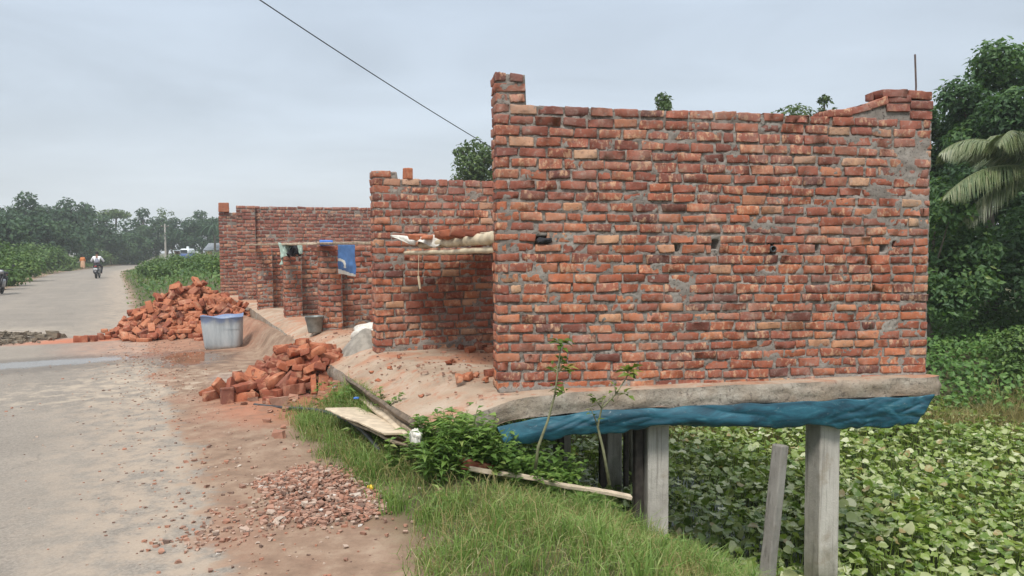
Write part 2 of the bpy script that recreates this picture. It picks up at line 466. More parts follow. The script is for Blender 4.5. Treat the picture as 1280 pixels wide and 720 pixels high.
def road_et(X, Y):
    X = np.asarray(X, float); Y = np.asarray(Y, float)
    best = np.full(X.shape, 1e9); E = np.zeros(X.shape); T = np.zeros(X.shape)
    acc = -25.0
    for i in range(len(RE)-1):
        a, b = RE[i], RE[i+1]; d = b-a; L = np.hypot(*d); u = d/L
        s_ = (X-a[0])*u[0] + (Y-a[1])*u[1]
        sc = np.clip(s_, -1e9 if i == 0 else 0, 1e9 if i == len(RE)-2 else L)
        px = X-a[0]-u[0]*sc; py = Y-a[1]-u[1]*sc
        dist = np.hypot(px, py)
        side = np.sign((X-a[0])*u[1] - (Y-a[1])*u[0])
        m = dist < best
        best = np.where(m, dist, best); E = np.where(m, dist*side, E); T = np.where(m, acc+sc, T)
        acc += L
    return E, T

POND = -1.62
def height(X, Y, E=None, raw=False):
    if E is None: E, _ = road_et(X, Y)
    near = np.interp(E, [0, 1.72, 2.12, 2.68, 2.98, 3.38, 4.05, 4.45, 6], [0, .04, -.12, -.37, -.54, -.88, -1.45, -1.8, -2.2])
    Tn = -.475*(X-.46) + .88*Y
    near = near + (.19 + .21*sm((Tn-9.6)/1.4))*sm((E-(1.25+.3*sm((Tn-7.2)/.8)))/.33)*sm((2.6-E)/.5)*sm((Tn-5.5)/1.2)
    far = -2.2 + np.interp(Y + .5*np.sin(X*.7), [11.6, 13, 16, 20, 28], [0, .72, 1.5, 1.9, 2.2])
    w = sm((E-2.5)/1.5)
    nb = np.maximum(near, far*w + near*(1-w))
    wy = sm((Y-20)/5)
    hb = .5*sm((E-.7)/2.6) - .5*sm((E-9)/9)
    right = nb*(1-wy) + hb*wy
    d = -4.8-E
    left = .3*sm(d/3.)
    h = np.where(E > 0, right, np.where(E < -4.8, left, 0.))
    off = sm((np.maximum(E-.5, -5.0-E))/1.2)
    h = h + off*(.07*(vn(X*1.3, Y*1.3, 3)-.5) + .05*(vn(X*4, Y*4, 5)-.5))
    h = h + .012*(vn(X*.9, Y*.9, 8)-.5)
    return h - .22*sm((Y-50)/45)

def spaced(segs):
    out = []
    for a, b, s_ in segs: out.append(np.arange(a, b-1e-6, s_))
    out.append([segs[-1][1]])
    return np.concatenate(out)

def ground_z(x, y):
    return float(height(np.array([x]), np.array([y]))[0])

def build_ground():
    xs = spaced([(-1500, -300, 150), (-300, -70, 10), (-70, -14, .7), (-14, 12, .12), (12, 40, .7), (40, 300, 20), (300, 1500, 150)])
    ys = spaced([(-60, -6, 4), (-6, 2, .5), (2, 22, .12), (22, 110, .7), (110, 300, 8), (300, 2000, 170)])
    X, Y = np.meshgrid(xs, ys, indexing="ij"); sh = X.shape
    X = X.ravel(); Y = Y.ravel()
    E, T = road_et(X, Y)
    Z = height(X, Y, E)
    Z = Z - np.where((E > -5.3) & (E < .55), .03 + .0025*np.maximum(Y, 0), 0)
    o = mk("ground", np.stack([X, Y, Z], 1), grid_faces(*sh), M['earth'], smooth=True, vec=np.stack([E, T, 0*E], 1))
    tag(o, kind="structure")
    # road strip
    pts = []; acc = -25.
    ts = np.concatenate([np.arange(-8, 26, .12), np.arange(26, 70, .5), np.arange(70, 285, 2.)])
    seg = np.hypot(*np.diff(RE, axis=0).T); cum = np.concatenate([[0], np.cumsum(seg)]) - 25
    # rounded centre line
    tt = np.arange(-25, cum[-1], .5)
    cx = np.interp(tt, cum, RE[:, 0]); cy = np.interp(tt, cum, RE[:, 1])
    dx = np.gradient(cx, tt); dy = np.gradient(cy, tt)
    k = np.ones(25)/25
    dxs = np.convolve(np.pad(dx, 12, 'edge'), k, 'valid'); dys = np.convolve(np.pad(dy, 12, 'edge'), k, 'valid')
    es = np.concatenate([np.arange(-5.7, -4.3, .2), np.arange(-4.3, -.6, .3), np.arange(-.6, .95, .12)])
    px = np.interp(ts, tt, cx); py = np.interp(ts, tt, cy)
    ux = np.interp(ts, tt, dxs); uy = np.interp(ts, tt, dys)
    nrm = np.hypot(ux, uy); ux /= nrm; uy /= nrm
    Xr = px[:, None] + uy[:, None]*es; Yr = py[:, None] - ux[:, None]*es
    E2 = np.broadcast_to(es, Xr.shape); T2 = np.broadcast_to(ts[:, None], Xr.shape)
    Zr = height(Xr.ravel(), Yr.ravel(), E2.ravel()) + .006
    o = mk("road", np.stack([Xr.ravel(), Yr.ravel(), Zr], 1), grid_faces(*Xr.shape)[:, ::-1], M['earth'], smooth=True,
           vec=np.stack([E2.ravel(), T2.ravel(), 0*E2.ravel()], 1))
    tag(o, kind="structure")
    # pond water
    n = N("pond_water"); v = n.pos()
    n.princ(n.mix(n.noise(v, 3, 4), (.02, .025, .012), (.045, .05, .02)), .12, n.bump(n.noise(v, 12, 3), .1, .01))
    V = np.array([(-6, -20, POND), (60, -20, POND), (60, 15.5, POND), (-6, 15.5, POND)], float)
    tag(mk("pond_water", V, np.array([[0, 1, 2, 3]]), n.m), kind="structure")
build_ground()

# ------------------------------------------------------------------ the building
BUILD = empty("unfinished_building", (1.2, 9.0, .5), "unfinished red brick shop row on a concrete slab over the pond edge", "building")
LEAFT = np.array([(-.61, 5.4), (-1.77, 7.77), (-5.5, 15.4), (-8.0, 20.3)])
FRONT = np.array([(-.61, 5.40), (-.30, 5.42), (0, 5.56), (.6, 5.73), (1.5, 5.90), (2.6, 6.09), (3.58, 6.25), (3.68, 6.32)])
RIGHT = np.array([(3.68, 6.32), (-3.2, 19.2)])

def poly_at(P, s_):
    L = np.concatenate([[0], np.cumsum(np.hypot(*np.diff(P, axis=0).T))]); L /= L[-1]
    return np.stack([np.interp(s_, L, P[:, 0]), np.interp(s_, L, P[:, 1])], -1)

def floor_z(x, y):
    e, _ = road_et(np.array([x]), np.array([y]))
    return float(.3 + .215*sm((e[0]-1.62)/.62))

def build_slab():
    ns, nr = 190, 90
    s_ = np.linspace(0, 1, ns)**1.25; r = np.linspace(0, 1, nr)
    Lf = poly_at(LEAFT, s_)[:, None]; Rt = poly_at(RIGHT, s_)[:, None]
    base = Lf + (Rt-Lf)*r[None, :, None]
    fr = poly_at(FRONT, r); dev = fr - (fr[0] + (fr[-1]-fr[0])*r[:, None])
    base = base + dev[None]*((1-s_)**10)[:, None, None]
    X, Y = base[..., 0], base[..., 1]
    # ragged lip
    jag = .035*(vn(X*7, Y*7, 2)-.5)*np.minimum(1, 0+(np.arange(ns) < 2)[:, None] + (np.arange(nr) < 2)[None])
    Y = Y + jag
    E, _ = road_et(X.ravel(), Y.ravel()); E = E.reshape(X.shape)
    Z = .3 + .215*sm((E-1.62)/.62)
    fz = np.interp(X[0], [-.61, -.3, 0, .4], [.30, .40, .49, .515])      # ramp of the apron along the front edge
    w = ((1-s_)**14)[:, None]
    Z = Z*(1-w) + fz[None]*w
    Z = Z + .012*(vn(X*2.2, Y*2.2, 4)-.5) + .006*(vn(X*9, Y*9, 6)-.5)
    top = np.stack([X, Y, Z], 2)
    mb = MB(); mb.add(top.reshape(-1, 3), grid_faces(ns, nr))
    # rim: outline loop swept down in rows
    loop = np.concatenate([top[::-1, 0], top[0, 1:], top[1:, -1]])
    d = np.gradient(loop, axis=0); nx, ny = -d[:, 1], d[:, 0]; L = np.hypot(nx, ny); nx /= -L; ny /= -L
    side = np.linspace(0, 1, len(loop))
    th = np.where(np.arange(len(loop)) < ns, .30, .150)
    rows = []
    for k in range(7):
        f = k/6
        n_ = (vn(np.arange(len(loop))*.23, f*4+np.zeros(len(loop)), 9)-.5)*.03 + .014*math.sin(f*3.14)
        n_ = n_*(0 if k == 0 else 1)
        rows.append(np.stack([loop[:, 0]+nx*n_, loop[:, 1]+ny*n_, loop[:, 2]-th*f - (vn(np.arange(len(loop))*.13, 0*loop[:, 0], 12)*.02*f)], 1))
    Rr = np.stack(rows, 1)
    mb.add(Rr.reshape(-1, 3), grid_faces(len(loop), 7)[:, ::-1])
    bot = np.stack([X[::6, ::6], Y[::6, ::6], Z[::6, ::6]-.145], 2); 
    mb.add(bot.reshape(-1, 3), grid_faces(*bot.shape[:2])[:, ::-1])
    mb.build("floor_slab", M['slab'], BUILD, smooth=True)
build_slab()

def brick_wall(P0, ang, L, z0, pitches, thick, top=None, holes=(), label=None, old=.3, extra=None, grey=(), lean=0., seed=1, stub=None, detail=True, blen=(.19, .225), name="brick_wall"):
    """bricks laid course by course in a bed of mortar; u runs along the wall, v through it"""
    global RNG
    RNG = np.random.default_rng(seed)
    zs = z0 + np.concatenate([[0], np.cumsum(pitches)])
    topf = top or (lambda u: zs[-1])
    br = MB()
    wy = 2 if thick > .2 else 1
    wd = (thick - (.012 if wy == 2 else 0))/wy
    drop = lambda u: -lean*u/L
    def put(u0, u1, zc, h, v0, hue, rot=0.):
        l = u1-u0
        V, F = rbox(l, wd, h, RNG.uniform(.004, .010), 5 if detail else 1, .0046, .0021 if detail else .0008)
        if rot:
            c, s_ = math.cos(rot), math.sin(rot); V = np.stack([c*V[:, 0]-s_*V[:, 2], V[:, 1], s_*V[:, 0]+c*V[:, 2]], 1)
        V = V + np.array([(u0+u1)/2, v0 + wd/2 + RNG.normal(0, .0028), zc + RNG.normal(0, .0022)])
        t = np.empty((len(V), 3)); t[:, 0] = hue; t[:, 1] = np.clip(old + .55*sm((zc-z0-1.1)/1.0) + RNG.normal(0, .12), 0, 1); t[:, 2] = RNG.random()
        br.add(V, F, t)
    for k, p in enumerate(pitches):
        zc = zs[k] + p/2; h = p - RNG.uniform(.013, .020)
        for wth in range(wy):
            v0 = wth*(wd+.012)
            u = 0.0
            first = True
            while u < L-.03:
                l = RNG.uniform(*blen)
                if first and k % 2 == wth % 2: l = RNG.uniform(.105, .125)
                elif RNG.random() < .07: l *= RNG.uniform(.5, .75)
                first = False
                Le = min(L, .245) if stub and zs[k] > stub else L
                if u >= Le-.03: break
                if u + l > Le-.06: l = Le-u
                um = u+l/2
                zz = zc + drop(um) + .004*math.sin(um*2.1+k*.6)
                ok = zz + h*.45 < topf(um)+.012
                for (hu, hz, hw, hh) in holes:
                    if wth == 0 and abs(zz-hz) < (h+hh)*.5-.01:
                        if u < hu < u+l or abs(um-hu) < .05:
                            ok2 = (u, hu-hw/2, hu+hw/2, u+l)
                            if ok2[1]-ok2[0] > .04: put(ok2[0], ok2[1], zz, h, v0, RNG.beta(2, 2))
                            if ok2[3]-ok2[2] > .04: put(ok2[2], ok2[3], zz, h, v0, RNG.beta(2, 2))
                            ok = False
                if ok:
                    hue = np.clip(RNG.normal(.45, .2), 0, 1)
                    if RNG.random() < .06: hue = RNG.uniform(.85, 1)
                    put(u, u+l-RNG.uniform(.012, .028), zz, h*RNG.uniform(.90, 1.05), v0, hue)
                u += l
    if extra:
        for (u0, u1, zc, rot) in extra:
            for wth in range(wy): put(u0, u1, zc, .066, wth*(wd+.012), np.clip(RNG.normal(.4, .15), 0, 1), rot)
    # mortar body
    st = .0125 if detail else .05
    us = np.linspace(.010, L-.010, max(3, int(L/st)))
    nz = max(4, int((zs[-1]-z0)/st*1.03))
    f = np.linspace(0, 1, nz)
    U = np.repeat(us[:, None], nz, 1)
    tu = np.array([min(topf(u) + drop(u), topf(u)) for u in us])
    Z = z0 - .01 + f[None]*(tu[:, None] - z0 - .012)
    rec = .012 + .013*(vn(U*16, Z*16, seed)-.5) + .018*(vn(U*48, Z*48, seed+1)-.5)
    patch = sm((vn(U*2.6, Z*4., seed+2) - .66)/.18)*.5
    patch = np.maximum(patch, sm((.06 - (Z-z0))/.05)*(.3+.9*(vn(U*5, Z*9, seed+4))))
    for (gu, gz, gw, gh, ga) in grey:
        d_ = np.sqrt(((U-gu)/gw)**2 + ((Z-gz)/gh)**2) + .9*(vn(U*9, Z*9, seed+7)-.5)
        patch = np.maximum(patch, ga*sm((1.15-d_)/.5))
    face = rec*(1-patch) + patch*(-.003 + .014*(vn(U*22, Z*22, seed+3)-.45))
    for (hu, hz, hw, hh) in holes:
        inside = (np.abs(U-hu) < hw/2) & (np.abs(Z-hz) < hh/2+.012)
        face = np.where(inside, .10, face)
    Fr = np.stack([U, face, Z], 2)
    Bk = np.stack([U, np.full_like(U, thick-.011) + .004*(vn(U*30, Z*30, seed+5)-.5), Z], 2)
    nu = len(us); mb = MB()
    Fg = grid_faces(nu, nz)
    mb.add(Fr.reshape(-1, 3), Fg); mb.add(Bk.reshape(-1, 3), Fg[:, ::-1])
    n0 = nu*nz
    ring = [(i*nz) for i in range(nu)] + [((nu-1)*nz + j) for j in range(1, nz)] + [(i*nz + nz-1) for i in range(nu-2, -1, -1)] + [j for j in range(nz-2, 0, -1)]
    Vall = np.concatenate(mb.V)
    ring = np.array(ring); nxt = np.roll(ring, -1)
    # a middle row gives the ends some relief
    mbF = np.stack([ring, ring+n0, nxt+n0, nxt], 1)
    mb.F.append(mbF)
    # ---- one wall object, two materials
    W = MB()
    W.V = mb.V; W.F = list(mb.F); W.T = mb.T; W.n = mb.n
    nm = sum(len(x) for x in W.F)
    bV = np.concatenate(br.V)
    W.add(bV, br.F and np.concatenate(br.F), np.concatenate(br.T))
    nb = sum(len(x) for x in br.F)
    V = np.concatenate(W.V); T = np.concatenate(W.T)
    me = mesh_data(name, V, W.F, [M['mortar'], M['brick']], tint=T, smooth=True, midx=np.concatenate([np.zeros(nm), np.ones(nb)]))
    o = bpy.data.objects.new(name, me)
    o.location = (P0[0]-BUILD.location.x, P0[1]-BUILD.location.y, -BUILD.location.z)
    o.rotation_euler = (0, 0, ang)
    link(o, BUILD)
    if label: o["label"] = label
    return o

A1 = math.atan2(.59, 3.73); L1 = 3.78; W1P = (-.12, 5.8)
pit1 = list(np.linspace(.0768, .0855, 28))
H1 = .50 + sum(pit1)
def top1(u):
    if u < .245: return H1 + .255
    if u < 2.85: return H1 + .01
    return H1 + .01
def at1(u, v=0.):
    c, s_ = math.cos(A1), math.sin(A1); return (W1P[0]+c*u - s_*v, W1P[1]+s_*u + c*v)
zh = .50 + sum(pit1[:14]) + .042
holes1 = [(.36, zh+.05, .10, .05), (1.49, zh-.01, .05, .045), (1.82, zh+.015, .07, .05), (2.32, zh-.03, .055, .055), (2.72, zh-.01, .05, .05), (3.33, zh-.02, .06, .045), (3.44, zh, .035, .035)]
extra1 = [(2.80, 3.02, H1-.02, .09), (2.98, 3.2, H1+.015, .22), (3.18, 3.36, H1+.065, .28), (3.34, 3.56, H1+.033, 0.), (3.57, 3.77, H1-.02, 0.), (3.36, 3.58, H1+.115, .02), (3.57, 3.78, H1+.06, 0.), (3.30, 3.53, H1+.155, .03), (3.54, 3.775, H1+.145, 0.)]
def build_w1():
    pit = pit1 + [.078, .08, .079]
    def tf(u):
        if u < .245: return H1+.24
        return H1 + .004
    w = brick_wall(W1P, A1, L1, .50, pit, .24, tf, holes1, "tall end wall facing the pond with a stub of bricks on its corner", old=.12, extra=extra1,
                   grey=[(3.62, 2.35, .16, .32, .95), (3.4, 1.95, .18, .3, .8), (3.62, 1.9, .2, .25, .5), (3.55, .8, .3, .35, .45), (.2, 1.45, .2, .12, .6), (.1, 1.75, .12, .3, .5)], lean=.055, seed=21, stub=H1-.01)
    # mortar bed under the raised corner bricks
    c, s_ = math.cos(A1), math.sin(A1)
    bed = MB()
    prof = [(2.82, H1-.06), (3.05, H1-.03), (3.3, H1+.05), (3.4, H1+.10), (3.765, H1+.105), (3.765, H1-.12), (2.82, H1-.12)]
    V = np.array([(u, v, z) for v in (.014, .226) for u, z in prof])
    k = len(prof)
    F4 = np.array([[i, (i+1) % k, (i+1) % k + k, i+k] for i in range(k)])[:, ::-1]
    Fn = np.array([list(range(k))]); Fm = np.array([list(range(k, 2*k))[::-1]])
    V = rotz(V, A1) + np.array([W1P[0], W1P[1], 0])
    bed.add(V, [F4, Fn, Fm]); bed.build("mortar_bed", M['mortar'], BUILD)
    # bar sticking out of the corner, pipe stub in a hole
    x, y = at1(3.70, .12)
    V, F = tube([(x, y, H1-.05), (x+.004, y, H1+.25), (x-.008, y+.005, H1+.52)], .008, 8)
    mk("rebar", V, F, M['steel'], BUILD)
    x, y = at1(2.32, -.015); x2, y2 = at1(2.32, .12)
    ring = []
    for rr, vv in ((.027, .1), (.027, -.018), (.019, -.018), (.019, .1)):
        a = np.linspace(0, 2*np.pi, 16, endpoint=False)
        px, py = at1(2.32, vv); ring.append(np.stack([px + rr*np.cos(a)*c, py + rr*np.cos(a)*s_, zh-.03 + rr*np.sin(a)], 1))
    V = np.concatenate(ring); F = np.array([(i*16+k, i*16+(k+1) % 16, (i+1)*16+(k+1) % 16, (i+1)*16+k) for i in range(3) for k in range(16)])
    mk("drain_pipe", V, F, M['pipe'], BUILD, smooth=True)
    V, F = rbox(.11, .05, .05, .02, 3, .012, .003)
    x, y = at1(.38, .01); mk("mortar_rag", rotz(V, A1) + np.array([x, y, zh+.05]), F, M['cloth_black'], BUILD, smooth=True)
build_w1()

def pit(n, p): return [p]*n  # extra width reaching back into the shop is added to shade the interior
# the dividing walls, each seen from its end on the road side
A2 = R(21)
H2w = .50
def tf2(u): return .50 + 23.55*.0845 + (.0845*1 if u < .26 else 0.)
brick_wall((-1.50, 8.1), A2, 2.7, .48, pit(24, .0845), .24, lambda u: .48 + (.0845*24 if u < .27 else .0845*23)+.004, label="second dividing wall with bare top courses behind the front shop", old=.3, seed=31, grey=[(.25, 1.6, .25, .2, .5), (.8, .52, .7, .1, .9)])
for i, (x, y, ln, lab) in enumerate([(-2.66, 10.3, 2.6, "low brick wall with a blue sack hung on it"), (-3.85, 12.5, 2.4, "low brick wall with cloths thrown over its end"), (-4.98, 14.45, 2.2, "low brick wall nearest the large brick heap")]):
    brick_wall((x, y), A2, .30, .46, pit(16, .0775), .44, None, label="brick pier at the end of the "+lab, old=.35, seed=41+i, name="brick_pier")
    brick_wall((x+.27*math.cos(A2)-.2*math.sin(A2), y+.27*math.sin(A2)+.2*math.cos(A2)), A2, ln, .46, pit(16, .0775), .24, None, label=lab, old=.4, seed=51+i)
brick_wall((-6.30, 17.0), A2, .42, .36, pit(28, .0835), .36, None, label="tall brick pier of the far wall", old=.6, seed=61, detail=False, name="brick_pier")
brick_wall((-6.30+.38*math.cos(A2), 17.0+.38*math.sin(A2)+.1), A2, 4.6, .40, pit(28, .082), .24, lambda u: .40+28*.082 - (.09 if 2.95 < u < 3.12 else 0), label="tall far dividing wall in dull weathered brick", old=.75, seed=62, detail=False)
brick_wall((-7.50, 19.0), A2, 1.7, .30, pit(29, .081), .24, None, label="farthest brick pier with one brick left on top", old=.6, seed=63, detail=False)
V, F = rbox(.25, .26, .24, .012, 3, .004); mk("top_brick", rotz(V, A2) + np.array([-7.40, 19.1, .30+29*.081+.12]), F, M['loose'], BUILD)
V, F = rbox(.07, .115, .12, .01, 3, .004); mk("top_brick", rotz(V, A2+.3) + np.array([-1.15, 8.28, .48+23*.0845+.06]), F, M['loose'], BUILD)
# back wall over the pond, closing the shops
bx, by = at1(L1)
ab = math.atan2(19.2-6.6, -3.35-3.4)
brick_wall((bx-.02, by+.25), math.atan2(12.2, -6.6), 12.5, .5, pit(26, .084), .24, None, label="back wall closing the shops on the pond side", old=.4, seed=71, detail=False)

# supports under the slab
def post(x, y, z0, z1, side, rz, label=None, tilt=(0, 0), name="concrete_pillar", parent=BUILD, k='conc'):
    V, F = rbox(z1-z0, side, side, .012, 26, .002, .0009)
    V = V[:, [2, 1, 0]]*np.array([1, -1, 1])
    V[:, 2] += (z1-z0)/2
    V = euler_np(V, (tilt[0], tilt[1], rz)) + np.array([x, y, z0])
    return V, F
pil = [(1.18, 6.08, -1.2, .2, .178), (2.66, 6.28, -2.1, .2, .2), (1.24, 9.2, -2.1, .34, .2), (1.62, 9.75, -2.1, .34, .17), (.62, 9.3, -2.0, .34, .18), (-.55, 12.2, -1.6, .34, .2), (2.1, 10.5, -2.1, .34, .2), (0.2, 13.4, -1.9, .34, .2), (-2.2, 17, -1.4, .34, .2)]
for i, (x, y, a, b, s_) in enumerate(pil):
    V, F = post(x, y, a, b, s_, R(17) if i else R(8))
    o = mk("concrete_pillar", V, F, M['conc'], BUILD)
    o["label"] = ["light concrete pillar on the grassy bank at the slab edge", "light concrete pillar standing in the hyacinth pond"][i] if i < 2 else "concrete pillar in the shade under the slab"
for (x, y, a, w) in ((1.035, 6.06, -1.2, .075), (1.10, 9.0, -2.1, .085), (1.40, 9.05, -2.1, .06), (.60, 9.15, -2.0, .075)):  # thin dark uprights just left of the pillars
    V, F = post(x, y, a, .30, w, R(12)); o = mk("dark_upright", V, F, M['prop'], BUILD)
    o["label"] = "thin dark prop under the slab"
# edge beam hidden behind the sheet
def fr_at(x):
    return np.interp(x, FRONT[:, 0], FRONT[:, 1])
mb = MB()
for xa, xb in ((.1, 3.62),):
    V, F = rbox(3.2, .2, .17, .01, 6)
    mb.add(rotz(V, A1) + np.array([1.80, 6.12, .27]), F)
mb.build("edge_beam", M['conc'], BUILD)

# blue polythene sheet hanging from the formwork
def build_tarp():
    nu, nv = 300, 34
    u = np.linspace(0, 1, nu); v = np.linspace(0, 1, nv)
    U, Vv = np.meshgrid(u, v, indexing="ij")
    xt = -.12 + 3.70*U; xb = -.05 + 3.46*U
    X = xt + (xb-xt)*np.minimum(Vv/.72, 1)
    Yf = fr_at(np.clip(xt, -.5, 3.68)) - .03
    zt = np.interp(xt, [-.2, .1, .6, 3.8], [.30, .335, .362, .368]) + .02*(vn(U*22, 0*U, 3)-.5)
    zb = np.interp(xt, [-.2, .3, .9, 1.6, 2.4, 3.2, 3.8], [.17, .205, .228, .205, .168, .135, .12]) + .06*(vn(U*8, 0*U+3, 5)-.5) + .025*(vn(U*31, 0*U+3, 6)-.5)
    fv = np.minimum(Vv/.72, 1)
    tat = .03*sm((fv-.9)/.1)*(vn(U*60, 0*U+8, 16)-.5)
    Z = zt + (zb-zt)*fv + tat
    under = np.clip((Vv-.72)/.28, 0, 1)
    rid = lambda q: 1-2*np.abs(q-.5)
    gate = sm((vn(U*6+4, Vv*1.2, 15)-.3)/.4)
    folds = .032*(rid(vn(U*7 + Vv*2.2, Vv*2.0 - U*6, 7))-.6) + .026*gate*(rid(vn(U*21+Vv*5, Vv*2.5-U*9, 8))-.6) + .009*gate*(rid(vn(U*55-Vv*9, Vv*5, 10))-.6)
    Y = Yf - .035*np.sin(fv*2.6) + folds*(.35+fv) + under*.28
    Z = Z + under*.03 + folds*.5*under
    P = np.stack([X, Y, Z], 2).reshape(-1, 3)
    F = grid_faces(nu, nv)
    o = mk("blue_tarp", P, F, M['tarp'], loc=(1.8, 5.9, .25), smooth=True)
    md = o.modifiers.new("thick", "SOLIDIFY"); md.thickness = .004
    tag(o, "crumpled blue plastic sheet hanging along the underside of the concrete slab", "tarp")
build_tarp()
V, F = post(1.88, 5.62, -1.9, .09, .095, R(35), tilt=(0, R(8.5)))
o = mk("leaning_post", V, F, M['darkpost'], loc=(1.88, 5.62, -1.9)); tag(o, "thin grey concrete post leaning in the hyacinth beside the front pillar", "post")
# ------------------------------------------------------------------ plants
RNG = np.random.default_rng(5)

def blades(name, P, Hh, W, mat, lean=.5, label=None, hue=None, seg=2):
    """each blade a tapering bent strip"""
    n = len(P); a = RNG.uniform(0, 2*np.pi, n); fa = RNG.uniform(0, 2*np.pi, n)
    L = RNG.uniform(.15, 1., n)*lean
    d = np.stack([np.cos(a), np.sin(a), np.zeros(n)], 1); s_ = np.stack([np.cos(fa), np.sin(fa), np.zeros(n)], 1)*W[:, None]/2
    up = np.array([0, 0, 1.])
    m1 = P + d*(Hh*L*.3)[:, None] + up*(Hh*.58)[:, None]
    tip = P + d*(Hh*L)[:, None] + up*(Hh*(1-.35*L))[:, None]
    V = np.stack([P-s_, P+s_, m1-s_*.8, m1+s_*.8, tip], 1).reshape(-1, 3)
    k = np.arange(n)*5
    Q = np.stack([k, k+1, k+3, k+2], 1); T3 = np.stack([k+2, k+3, k+4], 1)
    h = RNG.beta(2, 2.2, n) if hue is None else hue
    t = np.repeat(np.stack([h, RNG.random(n), RNG.random(n)], 1), 5, 0)
    o = mk(name, V, [Q, T3], mat, tint=t, smooth=False)
    return o

def leaves_geo(P, nrm, size, aspect=.5, droop=.25):
    """pointed leaves folded along the midrib: 6 vertices each"""
    n = len(P)
    a = RNG.normal(size=(n, 3)); d = a - nrm*np.sum(a*nrm, 1, keepdims=True); d /= np.linalg.norm(d, axis=1, keepdims=True)+1e-9
    return leaves_dir(P, d, nrm, size, aspect, droop)

def leaves_dir(P, d, nrm, size, aspect=.5, droop=.25):
    n = len(P); s_ = np.cross(nrm, d); s_ /= np.linalg.norm(s_, axis=1, keepdims=True)+1e-9
    sz = np.broadcast_to(size, (n,))[:, None]; w = sz*aspect/2
    up = nrm
    base = P; mid = P + d*sz*.5 - up*sz*.04; tip = P + d*sz - up*sz*droop
    V = np.stack([base, P + d*sz*.42 + s_*w + up*sz*.06, P + d*sz*.42 - s_*w + up*sz*.06, mid, tip], 1).reshape(-1, 3)
    k = np.arange(n)*5
    F = np.concatenate([np.stack([k, k+3, k+1], 1), np.stack([k, k+2, k+3], 1), np.stack([k+1, k+3, k+4], 1), np.stack([k+3, k+2, k+4], 1)])
    return V, F

def unit(n): 
    a = RNG.normal(size=(n, 3)); return a/np.linalg.norm(a, axis=1, keepdims=True)

# ---- grass on the near verge
def near_grass():
    n = 190000
    X = RNG.uniform(-3.2, 2.6, n); Y = RNG.uniform(2.6, 9.2, n)
    E, T = road_et(X, Y)
    edge = .90 + .4*(vn(X*1.1, Y*1.1, 31)-.5) + .35*(vn(X*4, Y*4, 32)-.5)
    edge = edge + .14*sm((T-6.6)/1.5) + .06*np.exp(-((T-5.0)/.6)**2) - .12*sm((4.4-T)/.6)
    apron = np.interp(Y, LEAFT[:, 1], LEAFT[:, 0]); inside = (Y > 5.4) & (X > apron - .02) & (Y > fr_at(X)+.1)
    dens = sm((E-edge)/.35)*np.where(E > 3.6, sm((4.5-E)/.8), 1)*sm((8.1-T)/1.2)*(.35+.65*sm(vn(X*2.2, Y*2.2, 33)*1.6))
    ly = 5.02 + (X+.31)/1.19*.40; strip = (X > -.42) & (X < .95) & (Y > ly-.20) & (Y < ly+.06) & (RNG.random(n) < .85)
    keep = (RNG.random(n) < dens) & ~inside & ~strip
    X, Y, E, T = X[keep], Y[keep], E[keep], T[keep]
    Z = height(X, Y, E) - .004
    cl = vn(X*2.3, Y*2.3, 35)**1.2*1.25; 
    H = RNG.uniform(.04, .12, len(X))*(.55+1.1*cl)*(1+.5*sm((E-1.8)/1.2)+.1*sm((T-5.6)/1.2))
    W = RNG.uniform(.003, .006, len(X))
    hue = np.clip(RNG.beta(2, 2.2, len(X))*.85 + .4*(vn(X*1.1, Y*1.1, 36)-.45) + np.where(RNG.random(len(X)) < .07, .5, 0), 0, 1)
    o = blades("verge_grass", np.stack([X, Y, Z], 1), H, W, M['grass'], 1.25, hue=hue)
    tag(o, "soft green grass with dry stalks on the sloping verge", "grass", kind="stuff")
    # creeping stems and dry thatch between the blades
    m = 7000; k = RNG.integers(0, len(X), m)
    P = np.stack([X[k], Y[k], Z[k]+.015], 1)
    o = blades("dry_thatch", P, RNG.uniform(.06, .22, m), RNG.uniform(.003, .006, m), M['drygrass'], 1.5)
    tag(o, "dry pale stalks lying among the verge grass", "dry grass", kind="stuff")
    # taller clumps standing in the verge
    pts = []; hs = []
    for _ in range(300):
        x = RNG.uniform(-2.0, 1.9); y = RNG.uniform(3.2, 7.2); e, t_ = road_et(np.array([x]), np.array([y]))
        ly = 5.02 + (x+.31)/1.19*.40
        if not (1.05 < e[0] < 3.5) or t_[0] > 7.6 or (-.6 < x < 1.1 and ly-.4 < y < ly+.2): continue
        if y > 5.35 and x > np.interp(y, LEAFT[:, 1], LEAFT[:, 0]) - .15: continue
        m = RNG.integers(25, 60); q = RNG.normal(0, .05, (m, 2)); pts.append(np.stack([x+q[:, 0], y+q[:, 1], height(x+q[:, 0], y+q[:, 1])], 1)); hs.append(RNG.uniform(.4, 1, m)*RNG.uniform(.13, .34))
    P = np.concatenate(pts); H = np.concatenate(hs)
    o = blades("grass_tufts", P, H, RNG.uniform(.004, .008, len(P)), M['grass'], .9, hue=np.clip(RNG.beta(2, 2, len(P))*.9, 0, 1))
    tag(o, "longer tufts of grass standing above the verge", "grass", kind="stuff")
near_grass()

